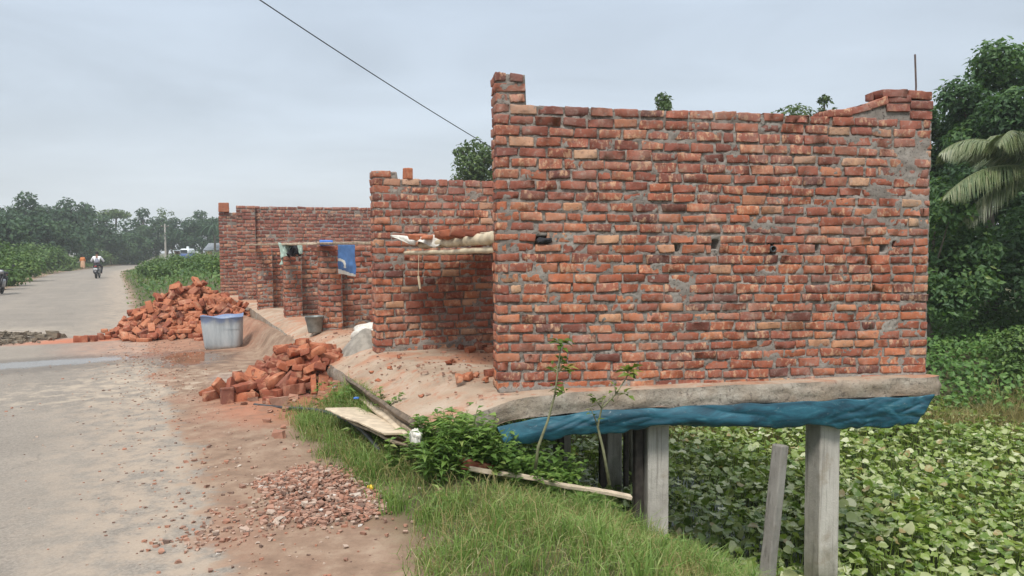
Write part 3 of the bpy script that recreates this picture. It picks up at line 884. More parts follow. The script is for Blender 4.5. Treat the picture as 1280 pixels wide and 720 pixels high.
# ---- leafy weeds below the slab corner
def weeds():
    mb = MB(); st = MB()
    spots = []
    for _ in range(330):
        x = RNG.uniform(-.62, .85); y = fr_at(x) - RNG.uniform(.02, .55) - .12*max(0, x) + (.06 if x < 0 else 0)
        spots.append((x, y, 1.))
    for _ in range(14):
        x = RNG.uniform(-2.2, -.9); y = np.interp(x, LEAFT[::-1, 0], LEAFT[::-1, 1]) - RNG.uniform(.25, .8); spots.append((x, y, .55))
    for _ in range(150):
        spots.append((RNG.uniform(-.9, 1.9), RNG.uniform(3.9, 5.4), RNG.uniform(.25, .5)))
    for _ in range(60):
        spots.append((RNG.uniform(-1.5, -.7), RNG.uniform(5.2, 6.6), RNG.uniform(.35, .6)))
    for _ in range(300):
        x = RNG.uniform(-.55, .82); ya = 5.02 + (x+.31)/1.19*.40 + .06; spots.append((x, RNG.uniform(ya, max(ya+.1, fr_at(x)-.03)), 1.02))
    for _ in range(130):
        spots.append((RNG.uniform(-.4, 1.3), RNG.uniform(5.7, 7.6), .8))
    for x, y, k in spots:
        e, _ = road_et(np.array([x]), np.array([y]))
        if e[0] < 1.25 or e[0] > 4.4: continue
        z = ground_z(x, y)
        if k == .8 and z > .05: continue
        if x > .42 and k > .7: k *= .62
        if -.45 < x < 1. and y < 5.02 + (x+.31)/1.19*.40 + .05 and RNG.random() < .93: continue
        h = RNG.uniform(.13, .36)*k*(.7 + .6*vn(x*3, y*3, 44))
        if x < .1 and k >= 1.: h *= 1.12
        if x > .4: h *= 1.0 if k < 1 else 1.15
        d = RNG.normal(0, .3, 2)*h
        top = np.array([x+d[0], y+d[1], z+h])
        V, F = tube([(x, y, z-.02), (x+d[0]*.4, y+d[1]*.4, z+h*.6), top], [.004, .003, .0015], 4, False)
        st.add(V, F)
        n = int(7 + 12*h/.3)
        f = RNG.uniform(.25, 1.02, n)[:, None]
        P = np.array([x, y, z]) + (top - np.array([x, y, z]))*f
        a = RNG.uniform(0, 6.28, n); out = np.stack([np.cos(a), np.sin(a), RNG.uniform(-.1, .55, n)], 1); out /= np.linalg.norm(out, axis=1, keepdims=True)
        nr = np.stack([-out[:, 0]*.5, -out[:, 1]*.5, np.ones(n)], 1) + RNG.normal(0, .25, (n, 3)); nr /= np.linalg.norm(nr, axis=1, keepdims=True)
        nr = nr - out*np.sum(nr*out, 1, keepdims=True); nr /= np.linalg.norm(nr, axis=1, keepdims=True)
        narrow = vn(x*2, y*2, 77) > .52
        V, F = leaves_dir(P, out, nr, RNG.uniform(.035, .075, n)*(1.35 if narrow else 1)*(.75+.4*k), .28 if narrow else .62, .2)
        hue = np.clip(RNG.beta(2, 2, n) + .25*(vn(x*2.5, y*2.5, 5)-.5), 0, 1)
        mb.add(V, F, np.repeat(np.stack([hue, hue, hue], 1), 5, 0))
    st.V += mb.V; st.T += [t*1. for t in mb.T]
    nst = sum(len(f) for f in st.F); off = st.n
    for f in mb.F: st.F.append(f + off)
    V = np.concatenate(st.V); T = np.concatenate(st.T)
    o = mk("leafy_weeds", V, st.F, M['weed'], tint=T); tag(o, "tangle of bright leafy weeds below the slab corner", "weeds", kind="stuff")
weeds()

# ---- water hyacinth
def hyacinth():
    n = 52000
    X = RNG.uniform(-1, 16, n); Y = RNG.uniform(2.8, 13.8, n)
    E, _ = road_et(X, Y); g = height(X, Y, E)
    # denser close to the camera, thinner where only the far rows are seen
    dens = sm((-1.12-g)/.25)*np.where(Y > 9.5, .75, 1)*np.where(X > 11, .6, 1)*np.where((X < 2.9) & (Y > 6.4), .8, 1)
    k = RNG.random(n) < dens
    k &= RNG.random(len(k)) < .6 + .6*vn(X*3.2, Y*3.2, 57)
    X, Y = X[k], Y[k]; n = len(X)
    # rosettes: leaves lean out from clump centres
    ca = RNG.uniform(0, 6.28, n); lean = np.abs(RNG.normal(.35, .4, n))
    pat = vn(X*1.6, Y*1.6, 50)
    z = -1.53 + .20*pat + RNG.uniform(0, .16, n)
    g = height(X, Y); z = np.maximum(z, g+.06)
    r = RNG.uniform(.031, .063, n)*(.85+.4*pat)
    # leaf template: cupped round blade with pointed tip, 1 centre + 9 rim
    a = np.linspace(0, 2*np.pi, 9, endpoint=False)
    rad = np.array([1.06, 1.0, .97, .95, .84, .84, .95, .97, 1.0])
    tx = np.concatenate([[0], np.cos(a)*rad]); ty = np.concatenate([[0], np.sin(a)*rad*.92]); tz = np.concatenate([[-.16], .16*np.cos(2*a)+.08])
    cup = RNG.uniform(.4, 1.7, n)[:, None]
    L = np.stack([r[:, None]*tx + r[:, None]*.6, r[:, None]*ty, r[:, None]*tz*cup], 2) + RNG.normal(0, .005, (n, 10, 3))
    cl, sl = np.cos(lean)[:, None], np.sin(lean)[:, None]
    x1 = L[..., 0]*cl + L[..., 2]*sl; z1 = -L[..., 0]*sl*np.sign(RNG.random(n)-.28)[:, None] + L[..., 2]*cl
    c, s_ = np.cos(ca)[:, None], np.sin(ca)[:, None]
    V = np.stack([X[:, None] + x1*c - L[..., 1]*s_, Y[:, None] + x1*s_ + L[..., 1]*c, z[:, None] + z1], 2).reshape(-1, 3)
    b = np.arange(n)*10
    F = np.concatenate([np.stack([b, b+1+i, b+1+(i+1) % 9], 1) for i in range(9)])
    hue = np.clip(RNG.beta(1.5, 1.6, n)*.92 + .28*(vn(X*.8, Y*.8, 52)-.5) + .08, 0, .97)
    hue = np.where(RNG.random(n) < .03, 1, hue)
    t = np.repeat(np.stack([hue, RNG.random(n), RNG.random(n)], 1), 10, 0)
    m = n//2; bx = X[:m, None] + RNG.normal(0, .05, (m, 1)); by = Y[:m, None] + RNG.normal(0, .05, (m, 1))     # leaf stalks
    w = .006; top = V.reshape(n, 10, 3)[:m, 5]
    SV = np.stack([np.concatenate([bx-w, by, np.full((m, 1), POND)], 1), np.concatenate([bx+w, by, np.full((m, 1), POND)], 1), top + [w*.6, 0, 0], top - [w*.6, 0, 0]], 1).reshape(-1, 3)
    q = np.arange(m)*4 + len(V); SF = np.stack([q, q+1, q+2, q+3], 1)
    V = np.concatenate([V, SV]); t = np.concatenate([t, np.full((4*m, 3), .5)])
    o = mk("water_hyacinth", V, [F, SF], M['hya'], tint=t, smooth=True)
    tag(o, "dense water hyacinth leaves covering the pond", "water plants", kind="stuff")
hyacinth()

# ---- far bank: vines, dry reeds
def far_bank():
    n = 40000
    X = RNG.uniform(1.5, 17, n); Y = RNG.uniform(12.6, 20.5, n)
    k = RNG.random(n) < np.where(X < 5.5, .45, 1); X, Y = X[k], Y[k]; n = len(X)
    Z = height(X, Y) + RNG.uniform(0, 1, n)**1.5*(.25+.75*vn(X*.8, Y*.8, 60)**1.3)*.85
    nr = unit(n)*.8 + np.array([0, -.35, .9]); nr /= np.linalg.norm(nr, axis=1, keepdims=True)
    V, F = leaves_geo(np.stack([X, Y, Z], 1), nr, RNG.uniform(.07, .15, n), .7)
    hue = np.clip(RNG.beta(2, 2, n)*.8+.5*(vn(X*.7, Y*.7, 61)-.4), 0, 1)
    o = mk("bank_vines", V, F, M['vine'], tint=np.repeat(np.stack([hue]*3, 1), 5, 0))
    tag(o, "green creepers covering the far bank of the pond", "creepers", kind="stuff")
    n = 16000
    X = RNG.uniform(1., 16, n); Y = RNG.normal(13.0, .38, n) + .25*np.sin(X*1.3)
    Z = np.maximum(height(X, Y), POND+.05)
    cl = vn(X*.9, Y*.9, 64)
    o = blades("dry_reeds", np.stack([X, Y, Z], 1), RNG.uniform(.25, .75, n)*(.35+.9*cl), RNG.uniform(.008, .016, n), M['drygrass'], .8)
    tag(o, "yellow brown grass along the far edge of the pond", "dry grass", kind="stuff")
far_bank()

# ---- grass of the far verges
def far_verges():
    n = 60000
    X = RNG.uniform(-70, -3, n); Y = RNG.uniform(20.5, 105, n)**1.0
    E, T = road_et(X, Y)
    right = (E > .0) & (E < 26) & (Y > 20.5)
    left = (E < -4.9) & (E > -16)
    dens = np.where(right, np.where(Y < 60, 1, .4), np.where(left, .9, 0))*np.where(E > 12, .5, 1)
    k = RNG.random(n) < dens
    X, Y, E = X[k], Y[k], E[k]
    Z = height(X, Y, E) - .02
    edge = np.where(E > 0, sm((E+.2)/1.6), sm((-E-4.8)/1.6))
    cl = vn(X*.45, Y*.45, 70)
    H = RNG.uniform(.15, .55, len(X))*(.3+1.0*cl)*(.25+.75*edge)
    o = blades("roadside_grass", np.stack([X, Y, Z], 1), H, RNG.uniform(.025, .05, len(X))*(1+Y/70), M['fargrass'], .8)
    tag(o, "tall green grass on the verges along the road bend", "grass", kind="stuff")
    # sparse grass on the left shoulder near the bend
    n = 1; 
    m = 30000; X = RNG.uniform(-60, -8, m); Y = RNG.uniform(21, 70, m); E, T = road_et(X, Y)
    k = (E > .7) & (E < 13) & (RNG.random(m) < sm((vn(X*.55, Y*.55, 73)-.42)/.2)); X, Y, E = X[k], Y[k], E[k]; m = len(X)
    Z = height(X, Y, E) + RNG.uniform(0, 1, m)*(.55*vn(X*.55, Y*.55, 73))*sm((E-.4)/2.0)
    nr = unit(m)*.8 + np.array([.2, -.4, .8]); nr /= np.linalg.norm(nr, axis=1, keepdims=True)
    V, F = leaves_geo(np.stack([X, Y, Z], 1), nr, RNG.uniform(.12, .28, m), .7)
    h = np.clip(RNG.beta(2, 2, m)*.75+.4*(vn(X*.4, Y*.4, 75)-.4), 0, 1)
    o = mk("roadside_weeds", V, F, M['bushleaf'], tint=np.repeat(np.stack([h]*3, 1), 5, 0))
    tag(o, "broad leaved weeds on the green bank inside the road bend", "weeds", kind="stuff")
far_verges()

# ---- trees
def crown_geo(centers, radii, per, leaf, flat=.8, aspect=.55, inner=.35, seedhue=0.):
    Vs = []; Fs = []; Ts = []; off = 0
    for c, r, n in zip(centers, radii, per):
        d = unit(n); rr = r*(inner + (1-inner)*RNG.random(n)**.45)
        bump = 1 + .35*(vn(d[:, 0]*3+c[0], d[:, 1]*3+d[:, 2]*2+c[2], 3)-.5)
        P = c + d*(rr*bump)[:, None]*np.array([1, 1, flat])
        nr = d*.5 + unit(n)*.7 + np.array([0, 0, .55]); nr /= np.linalg.norm(nr, axis=1, keepdims=True)
        V, F = leaves_geo(P, nr, RNG.uniform(.65, 1.25, n)*leaf, aspect)
        base = RNG.normal(0, .09)
        h = np.clip(RNG.beta(2, 2.4, n)*.85 + base + seedhue, 0, 1)
        Vs.append(V); Fs.append(F + off); Ts.append(np.repeat(np.stack([h]*3, 1), 5, 0)); off += len(V)
    return np.concatenate(Vs), np.concatenate(Fs), np.concatenate(Ts)

def tree(name, label, x, y, h, cr, ch, nclump, nleaf, leaf, mat, seed, group=None, trunk_r=None, base_z=None, shape="round", cat="tree", flat=.8, aspect=.55, trunk_frac=None, clump=.42, hue=0.):
    global RNG
    RNG = np.random.default_rng(seed)
    z0 = ground_z(x, y) - .05 if base_z is None else base_z
    t = empty(name, (x, y, z0), label, cat, group)
    cz = z0 + h - ch/2
    tr = trunk_r or h*.018
    cs = []; rs = []
    for i in range(nclump):
        d = unit(1)[0]; r = RNG.random()**.4
        p = np.array([d[0]*cr, d[1]*cr, d[2]*ch/2])*r*.8
        if shape == "umbrella": p[2] = abs(p[2])*.6 - .1*ch - .35*ch*(np.hypot(p[0], p[1])/cr)**2*.5
        if shape == "open": p[2] = ch/2*(i/nclump*1.5-.75); p[:2] = np.array([math.cos(i*2.4), math.sin(i*2.4)])*cr*(.75 if i % 3 else .15)
        if shape == "cone": p[:2] *= .45 + .65*(.5 - p[2]/ch)
        cs.append(np.array([x, y, cz]) + p); rs.append(cr*clump*RNG.uniform(.6, 1.15))
    if shape == "round":
        cs.append(np.array([x, y, z0+h-cr*clump*.8])); rs.append(cr*clump)
    per = (np.array(rs)**2); per = np.maximum(6, (per/per.sum()*nleaf)).astype(int)
    V, F, T = crown_geo(cs, rs, per, leaf, flat, aspect, seedhue=hue)
    # trunk and limbs
    mb = MB()
    b = np.array([x, y, z0]); fork = np.array([x+RNG.normal(0, .03)*h, y+RNG.normal(0, .03)*h, cz - ch*.28])
    mid = (b+fork)/2 + np.array([RNG.normal(0, .02)*h, RNG.normal(0, .02)*h, 0])
    mb.add(*tube([b, mid, fork, np.array([x, y, cz+ch*.2])], [tr*1.25, tr, tr*.8, tr*.3], 7))
    for c in cs[:10]:
        m = (fork+c)/2 + np.array([0, 0, .06*h])*RNG.uniform(-.5, 1)
        mb.add(*tube([fork, m, c], [tr*.5, tr*.32, tr*.12], 5))
    mb.build("trunk", M['bark'], t, smooth=True)
    mk("crown", V, F, mat, t, tint=T)
    return t

# trees across the pond, on the right
tree("leafy_tree", "tallest dark leafy tree at the right edge behind the pond", 12.7, 19.5, 7.35, 2.1, 5.4, 26, 26000, .17, M['darkleaf'], 101, clump=.34, hue=-.02)
tree("leafy_tree", "dark leafy tree just right of the brick end wall", 11.5, 21.0, 5.9, 1.6, 5.0, 20, 17000, .17, M['darkleaf'], 102, clump=.36)
tree("leafy_tree", "dark tree closing the gap behind the coconut palm", 16.0, 21.5, 7.4, 2.9, 6.4, 22, 17000, .2, M['darkleaf'], 103, clump=.36)
tree("leafy_tree", "low leafy tree with pale green sprays behind the pond bank", 9.5, 16.6, 3.9, 1.35, 3.3, 20, 8000, .15, M['darkleaf'], 104, clump=.36, hue=.14)
tree("leafy_tree", "dark undergrowth tree low behind the creepers", 12.4, 17.6, 3.2, 1.9, 2.9, 16, 9500, .17, M['darkleaf'], 105, clump=.4, hue=-.1)
tree("leafy_tree", "dark leafy tree behind the second wall of shops", 8.6, 23.5, 4.6, 2.2, 4.2, 14, 7000, .2, M['darkleaf'], 106)
tree("shrub", "bright green shrub on the pond bank at the right edge", 9.9, 14.3, 1.25, .85, 1.15, 14, 3600, .11, M['bushleaf'], 107, cat="shrub", hue=.2)
# crowns that show above the brick walls
tree("leafy_tree", "tree crown rising between the second wall and the end wall", -1.7, 36., 7.0, 1.6, 3.0, 12, 2600, .22, M['litleaf'], 111)
tree("leafy_tree", "small tree top showing above the middle of the end wall", 6.3, 31., 8.1, .75, 2.2, 7, 900, .2, M['litleaf'], 112)
tree("leafy_tree", "sparse tree top showing above the right half of the end wall", 11.8, 31., 7.75, 1.3, 2.4, 9, 1100, .2, M['litleaf'], 113)
tree("leafy_tree", "tree top just clearing the raised corner of the end wall", 13.0, 31., 8.0, .55, 2.0, 6, 500, .2, M['litleaf'], 114)

# coconut palm leaning in from the right
def palm(x, y, ztop, fr):
    global RNG
    RNG = np.random.default_rng(120)
    z0 = ground_z(x, y)
    t = empty("coconut_palm", (x, y, z0), "coconut palm with drooping pale fronds at the right edge", "palm tree")
    pts = np.array([(x+.5, y+.2, z0), (x+.3, y+.1, z0+(ztop-z0)*.5), (x, y, ztop)]) - np.array([0, 0, 0])
    mb = MB(); mb.add(*tube(pts, [.2, .14, .11], 10)); mb.build("trunk", M['bark'], t, smooth=True)
    c = np.array([x, y, ztop])
    for (az, el, L, dr) in fr:
        d = np.array([math.cos(az), math.sin(az), 0]); n = 36
        s_ = np.linspace(0, 1, n)
        P = c + d*(L*s_*math.cos(el)*(1-.25*dr*s_))[:, None] + np.array([0, 0, 1.])*(L*(s_*math.sin(el) - dr*s_**2.2))[:, None]
        mb = MB(); V, F = tube(P, np.linspace(.03, .006, n), 5); mb.add(V, F, (.75, .5, .5))
        tg = np.gradient(P, axis=0); tg /= np.linalg.norm(tg, axis=1, keepdims=True)
        side = np.cross(tg, [0, 0, 1.]); side /= np.linalg.norm(side, axis=1, keepdims=True)
        m = 190; q = np.linspace(.12, .995, m)
        for sg in (-1, 1):
            b = np.stack([np.interp(q, s_, P[:, i]) for i in range(3)], 1)
            tt = np.stack([np.interp(q, s_, tg[:, i]) for i in range(3)], 1); ss = np.stack([np.interp(q, s_, side[:, i]) for i in range(3)], 1)*sg
            ll = .55*np.sin(np.clip(q*1.05, 0, 1)*math.pi)**.5*(.8+.2*L/2.6)*RNG.uniform(.8, 1.1, m)+.08
            dv = ss*.62 + tt*.62 + np.array([0, 0, -.28]) + RNG.normal(0, .07, (m, 3)); dv /= np.linalg.norm(dv, axis=1, keepdims=True)
            w = np.cross(dv, np.cross(tt, ss)); w = tt*.013
            p1 = b + dv*(ll*.55)[:, None] + np.array([0, 0, -.06])*ll[:, None]; p2 = b + dv*(ll)[:, None] + np.array([0, 0, -.42])*ll[:, None]
            V = np.stack([b-w*.4, b+w*.4, p1+w, p1-w, p2], 1).reshape(-1, 3); k = np.arange(m)*5
            h = np.clip(RNG.normal(.55, .17, m) + .2*q, 0, 1)
            mb.add(V, [np.stack([k, k+1, k+2, k+3], 1), np.stack([k+3, k+2, k+4], 1)], np.repeat(np.stack([h]*3, 1), 5, 0))
        mb.build("frond", M['palm'], t)
palm(11.4, 16.0, 3.25, [(R(176), R(40), 3.2, .52), (R(194), R(12), 2.9, .42), (R(160), R(58), 3.0, .75), (R(208), R(50), 3.0, .62), (R(140), R(45), 2.6, .5), (R(95), R(40), 2.6, .5), (R(50), R(50), 2.7, .5), (R(10), R(35), 2.7, .5), (R(-35), R(45), 2.7, .55), (R(-75), R(40), 2.6, .5), (R(235), R(25), 2.3, .6), (R(183), R(-6), 2.0, .45)])

# ---- left: tree line beyond the road bend
def at(px, Y):     # a column of the picture turned into x at distance Y
    return (px-640)/924*Y
line = [  # column, distance, height, crown radius, crown height, kind
 (-30, 95, 8.6, 3.6, 7.4, 0), (8, 88, 7.4, 3.2, 6.4, 0), (36, 92, 9.3, 3.0, 8.0, 1), (62, 100, 8.2, 3.0, 7.2, 0), (86, 98, 8.9, 3.0, 7.8, 0), (108, 110, 9.2, 2.6, 8., 0),
 (124, 108, 7.4, 3.4, 6.6, 0), (146, 125, 9.9, 3.4, 3.2, 2), (160, 120, 7.6, 3.4, 6.6, 0), (181, 130, 9.8, 2.6, 7., 0), (196, 128, 8.2, 3.2, 7.4, 0), (207, 134, 10.6, 2.3, 7.0, 3),
 (221, 128, 8.0, 3., 7.2, 0), (238, 124, 7.0, 3.2, 6.4, 0), (252, 132, 9.0, 2.6, 7.5, 0), (268, 130, 7.6, 2.8, 6.8, 0), (284, 120, 7.0, 3.0, 6.2, 0), (20, 74, 5.0, 2.6, 4.6, 0), (48, 78, 5.6, 2.6, 5., 0), (76, 84, 5.2, 2.8, 4.8, 0), (100, 92, 5.2, 2.8, 4.8, 0), (-10, 66, 5.2, 2.6, 4.8, 0), (140, 112, 5.0, 3.0, 4.6, 0), (172, 118, 5.0, 3.0, 4.6, 0), (304, 130, 8., 3., 7., 0), (-60, 80, 8., 3.4, 7., 0),
]
names = {1: "tallest dark tree at the left of the hazy tree line", 2: "flat topped pale tree rising over the hazy tree line", 3: "tall thin tree standing behind the utility pole"}
for i, (px, Y, h, cr, ch, k) in enumerate(line):
    lab = names.get(k, "dark hazy tree in the tree line beyond the road bend")
    grp = None if k else "trees in the far tree line"
    if k == 2: tree("spreading_tree", lab, at(px, Y), Y, h, cr, ch, 12, 900, .5, M['litleaf'], 200+i, shape="umbrella", clump=.34, flat=.5)
    elif k == 3: tree("slender_tree", lab, at(px, Y), Y, h, cr, ch, 13, 900, .42, M['litleaf'], 200+i, clump=.42, shape="open")
    else: tree("hazy_tree", lab, at(px, Y), Y, h, cr, ch, 13, 2600, .48, M['farleaf'], 200+i, grp, clump=.45, hue=(-.1, .0, .08, .16)[i % 4])
# palm like tree by the far house
def far_palm(x, y, h):
    global RNG
    RNG = np.random.default_rng(240); z0 = ground_z(x, y)
    t = empty("far_palm", (x, y, z0), "dark palm standing over the pale far house", "palm tree")
    mb = MB(); mb.add(*tube([(x, y, z0), (x+.1, y, z0+h*.5), (x, y, z0+h)], [.2, .16, .13], 6)); mb.build("trunk", M['bark'], t)
    for a in np.linspace(0, 6.28, 12, endpoint=False):
        d = np.array([math.cos(a), math.sin(a), 0]); n = 40; s_ = np.linspace(.05, 1, n); L = 2.5
        P = np.array([x, y, z0+h]) + d*(L*s_)[:, None] + np.array([0, 0, 1.])*(L*(.45*s_-.95*s_**2))[:, None]
        P = np.concatenate([P, P]); sd = np.cross(d, [0, 0, 1.]); dd = np.concatenate([np.tile(sd, (n, 1)), np.tile(-sd, (n, 1))])*.7 + d*.5 + np.array([0, 0, -.5])
        dd /= np.linalg.norm(dd, axis=1, keepdims=True); nr = np.cross(dd, np.tile(d, (2*n, 1))); nr /= np.linalg.norm(nr, axis=1, keepdims=True)
        V, F = leaves_dir(P, dd, nr, .7, .18); mk("frond", V, F, M['farleaf'], t, tint=np.full((len(V), 3), .3))
far_palm(at(269, 112), 112, 5.4)

# bushes along the left edge of the road, and on the bank inside the bend
bl = [(-14, 33, 1.7), (6, 37, 2.0), (22, 43, 2.1), (34, 50, 2.5), (12, 52, 2.8), (52, 60, 2.5), (66, 66, 3.0), (82, 72, 2.4), (66, 84, 2.0), (40, 62, 3.2), (-4, 44, 2.9), (120, 104, 1.6), (130, 112, 2.2), (150, 118, 2.3), (172, 122, 2.2), (118, 104, 3.4), (60, 76, 3.6)]
for i, (px, Y, h) in enumerate(bl):
    h *= .70
    tree("roadside_bush", "green bush in the hedge along the left side of the road", at(px, Y), Y, h, h*.75, h*.95, 10, 1300, .13+Y*.0026, M['bushleaf'], 300+i, "bushes along the left verge", cat="bush", hue=(.0, .18, .08, .25)[i % 4], clump=.5)
br_ = [(186, 46, .9), (206, 40, .75), (232, 44, 1.0), (252, 38, .85), (268, 46, 1.05), (280, 34, .8), (222, 56, 1.0), (196, 60, .9), (246, 58, 1.2), (272, 64, 1.2)]
for i, (px, Y, h) in enumerate(br_):
    tree("bank_shrub", "low green shrub on the grassy bank inside the road bend", at(px, Y), Y, h, h*1.1, h*.95, 9, 1000, .12+Y*.001, M['bushleaf'], 330+i, "shrubs on the grassy bank", cat="shrub", hue=(.0, .12, .2)[i % 3], clump=.5)

# saplings in front of the slab
def sapling(label, path, tw, seed):
    global RNG
    RNG = np.random.default_rng(seed)
    b = path[0]; t = empty("sapling", b, label, "sapling")
    mb = MB(); mb.add(*tube(path, np.linspace(.012, .004, len(path)), 7))
    lf = MB()
    for (p, q, n, sz, hu) in tw:
        p = np.array(p); q = np.array(q); mb.add(*tube([p, (p+q)/2+np.array([0, 0, .01]), q], [.005, .004, .002], 5))
        a = RNG.uniform(0, 6.28, n); out = np.stack([np.cos(a), np.sin(a), RNG.uniform(-.25, .8, n)], 1); out /= np.linalg.norm(out, axis=1, keepdims=True)
        nr = np.stack([-out[:, 0]*.5, -out[:, 1]*.5, np.ones(n)], 1) + RNG.normal(0, .3, (n, 3)); nr -= out*np.sum(nr*out, 1, keepdims=True); nr /= np.linalg.norm(nr, axis=1, keepdims=True)
        P = q + RNG.normal(0, .012, (n, 3)) + (p-q)*RNG.uniform(0, .5, n)[:, None]
        V, F = leaves_dir(P, out, nr, RNG.uniform(.8, 1.35, n)*sz*1.15, .46, .2)
        h = np.clip(RNG.normal(hu, .18, n), 0, 1); lf.add(V, F, np.repeat(np.stack([h]*3, 1), 5, 0))
    mb.build("stem", M['stem'], t, smooth=True); lf.build("leaves", M['sapleaf'], t)
def pt(px, py, Y):    # picture column/row at distance Y, taken once from the measured camera height
    k = Y/924.; return ((px-640)*k, Y, 1.62-(py-(313+.007*(640-px)))*k)
P_ = [pt(668, 590, 5.1), pt(672, 560, 5.1), pt(684, 528, 5.1), pt(693, 495, 5.1), pt(697, 465, 5.1), pt(701, 432, 5.1)]
sapling("slim sapling with a bare stem and leafy top against the end wall corner", P_, [
    (P_[5], pt(702, 428, 5.08), 12, .075, .4), (P_[4], pt(712, 458, 5.05), 8, .07, .65), (P_[4], pt(690, 462, 5.15), 8, .06, .5), (P_[4], pt(703, 446, 5.1), 8, .065, .45), (P_[3], pt(706, 492, 5.05), 7, .06, .5), (P_[4], pt(717, 464, 5.0), 4, .06, .75), (P_[3], pt(694, 482, 5.1), 4, .05, .4)], 401)
Q_ = [pt(762, 610, 5.35), pt(754, 565, 5.35), pt(747, 535, 5.35), pt(752, 512, 5.35), pt(770, 494, 5.35), pt(784, 472, 5.35)]
sapling("small sapling with yellow green top leaf cluster in front of the slab", Q_, [
    (Q_[5], pt(787, 462, 5.33), 16, .085, .62), (Q_[4], pt(784, 494, 5.3), 7, .055, .6), (Q_[4], pt(768, 484, 5.35), 5, .05, .5), (Q_[3], pt(742, 500, 5.3), 8, .055, .45), (Q_[3], pt(756, 498, 5.4), 5, .05, .5), (Q_[2], pt(738, 512, 5.3), 5, .05, .5)], 402)

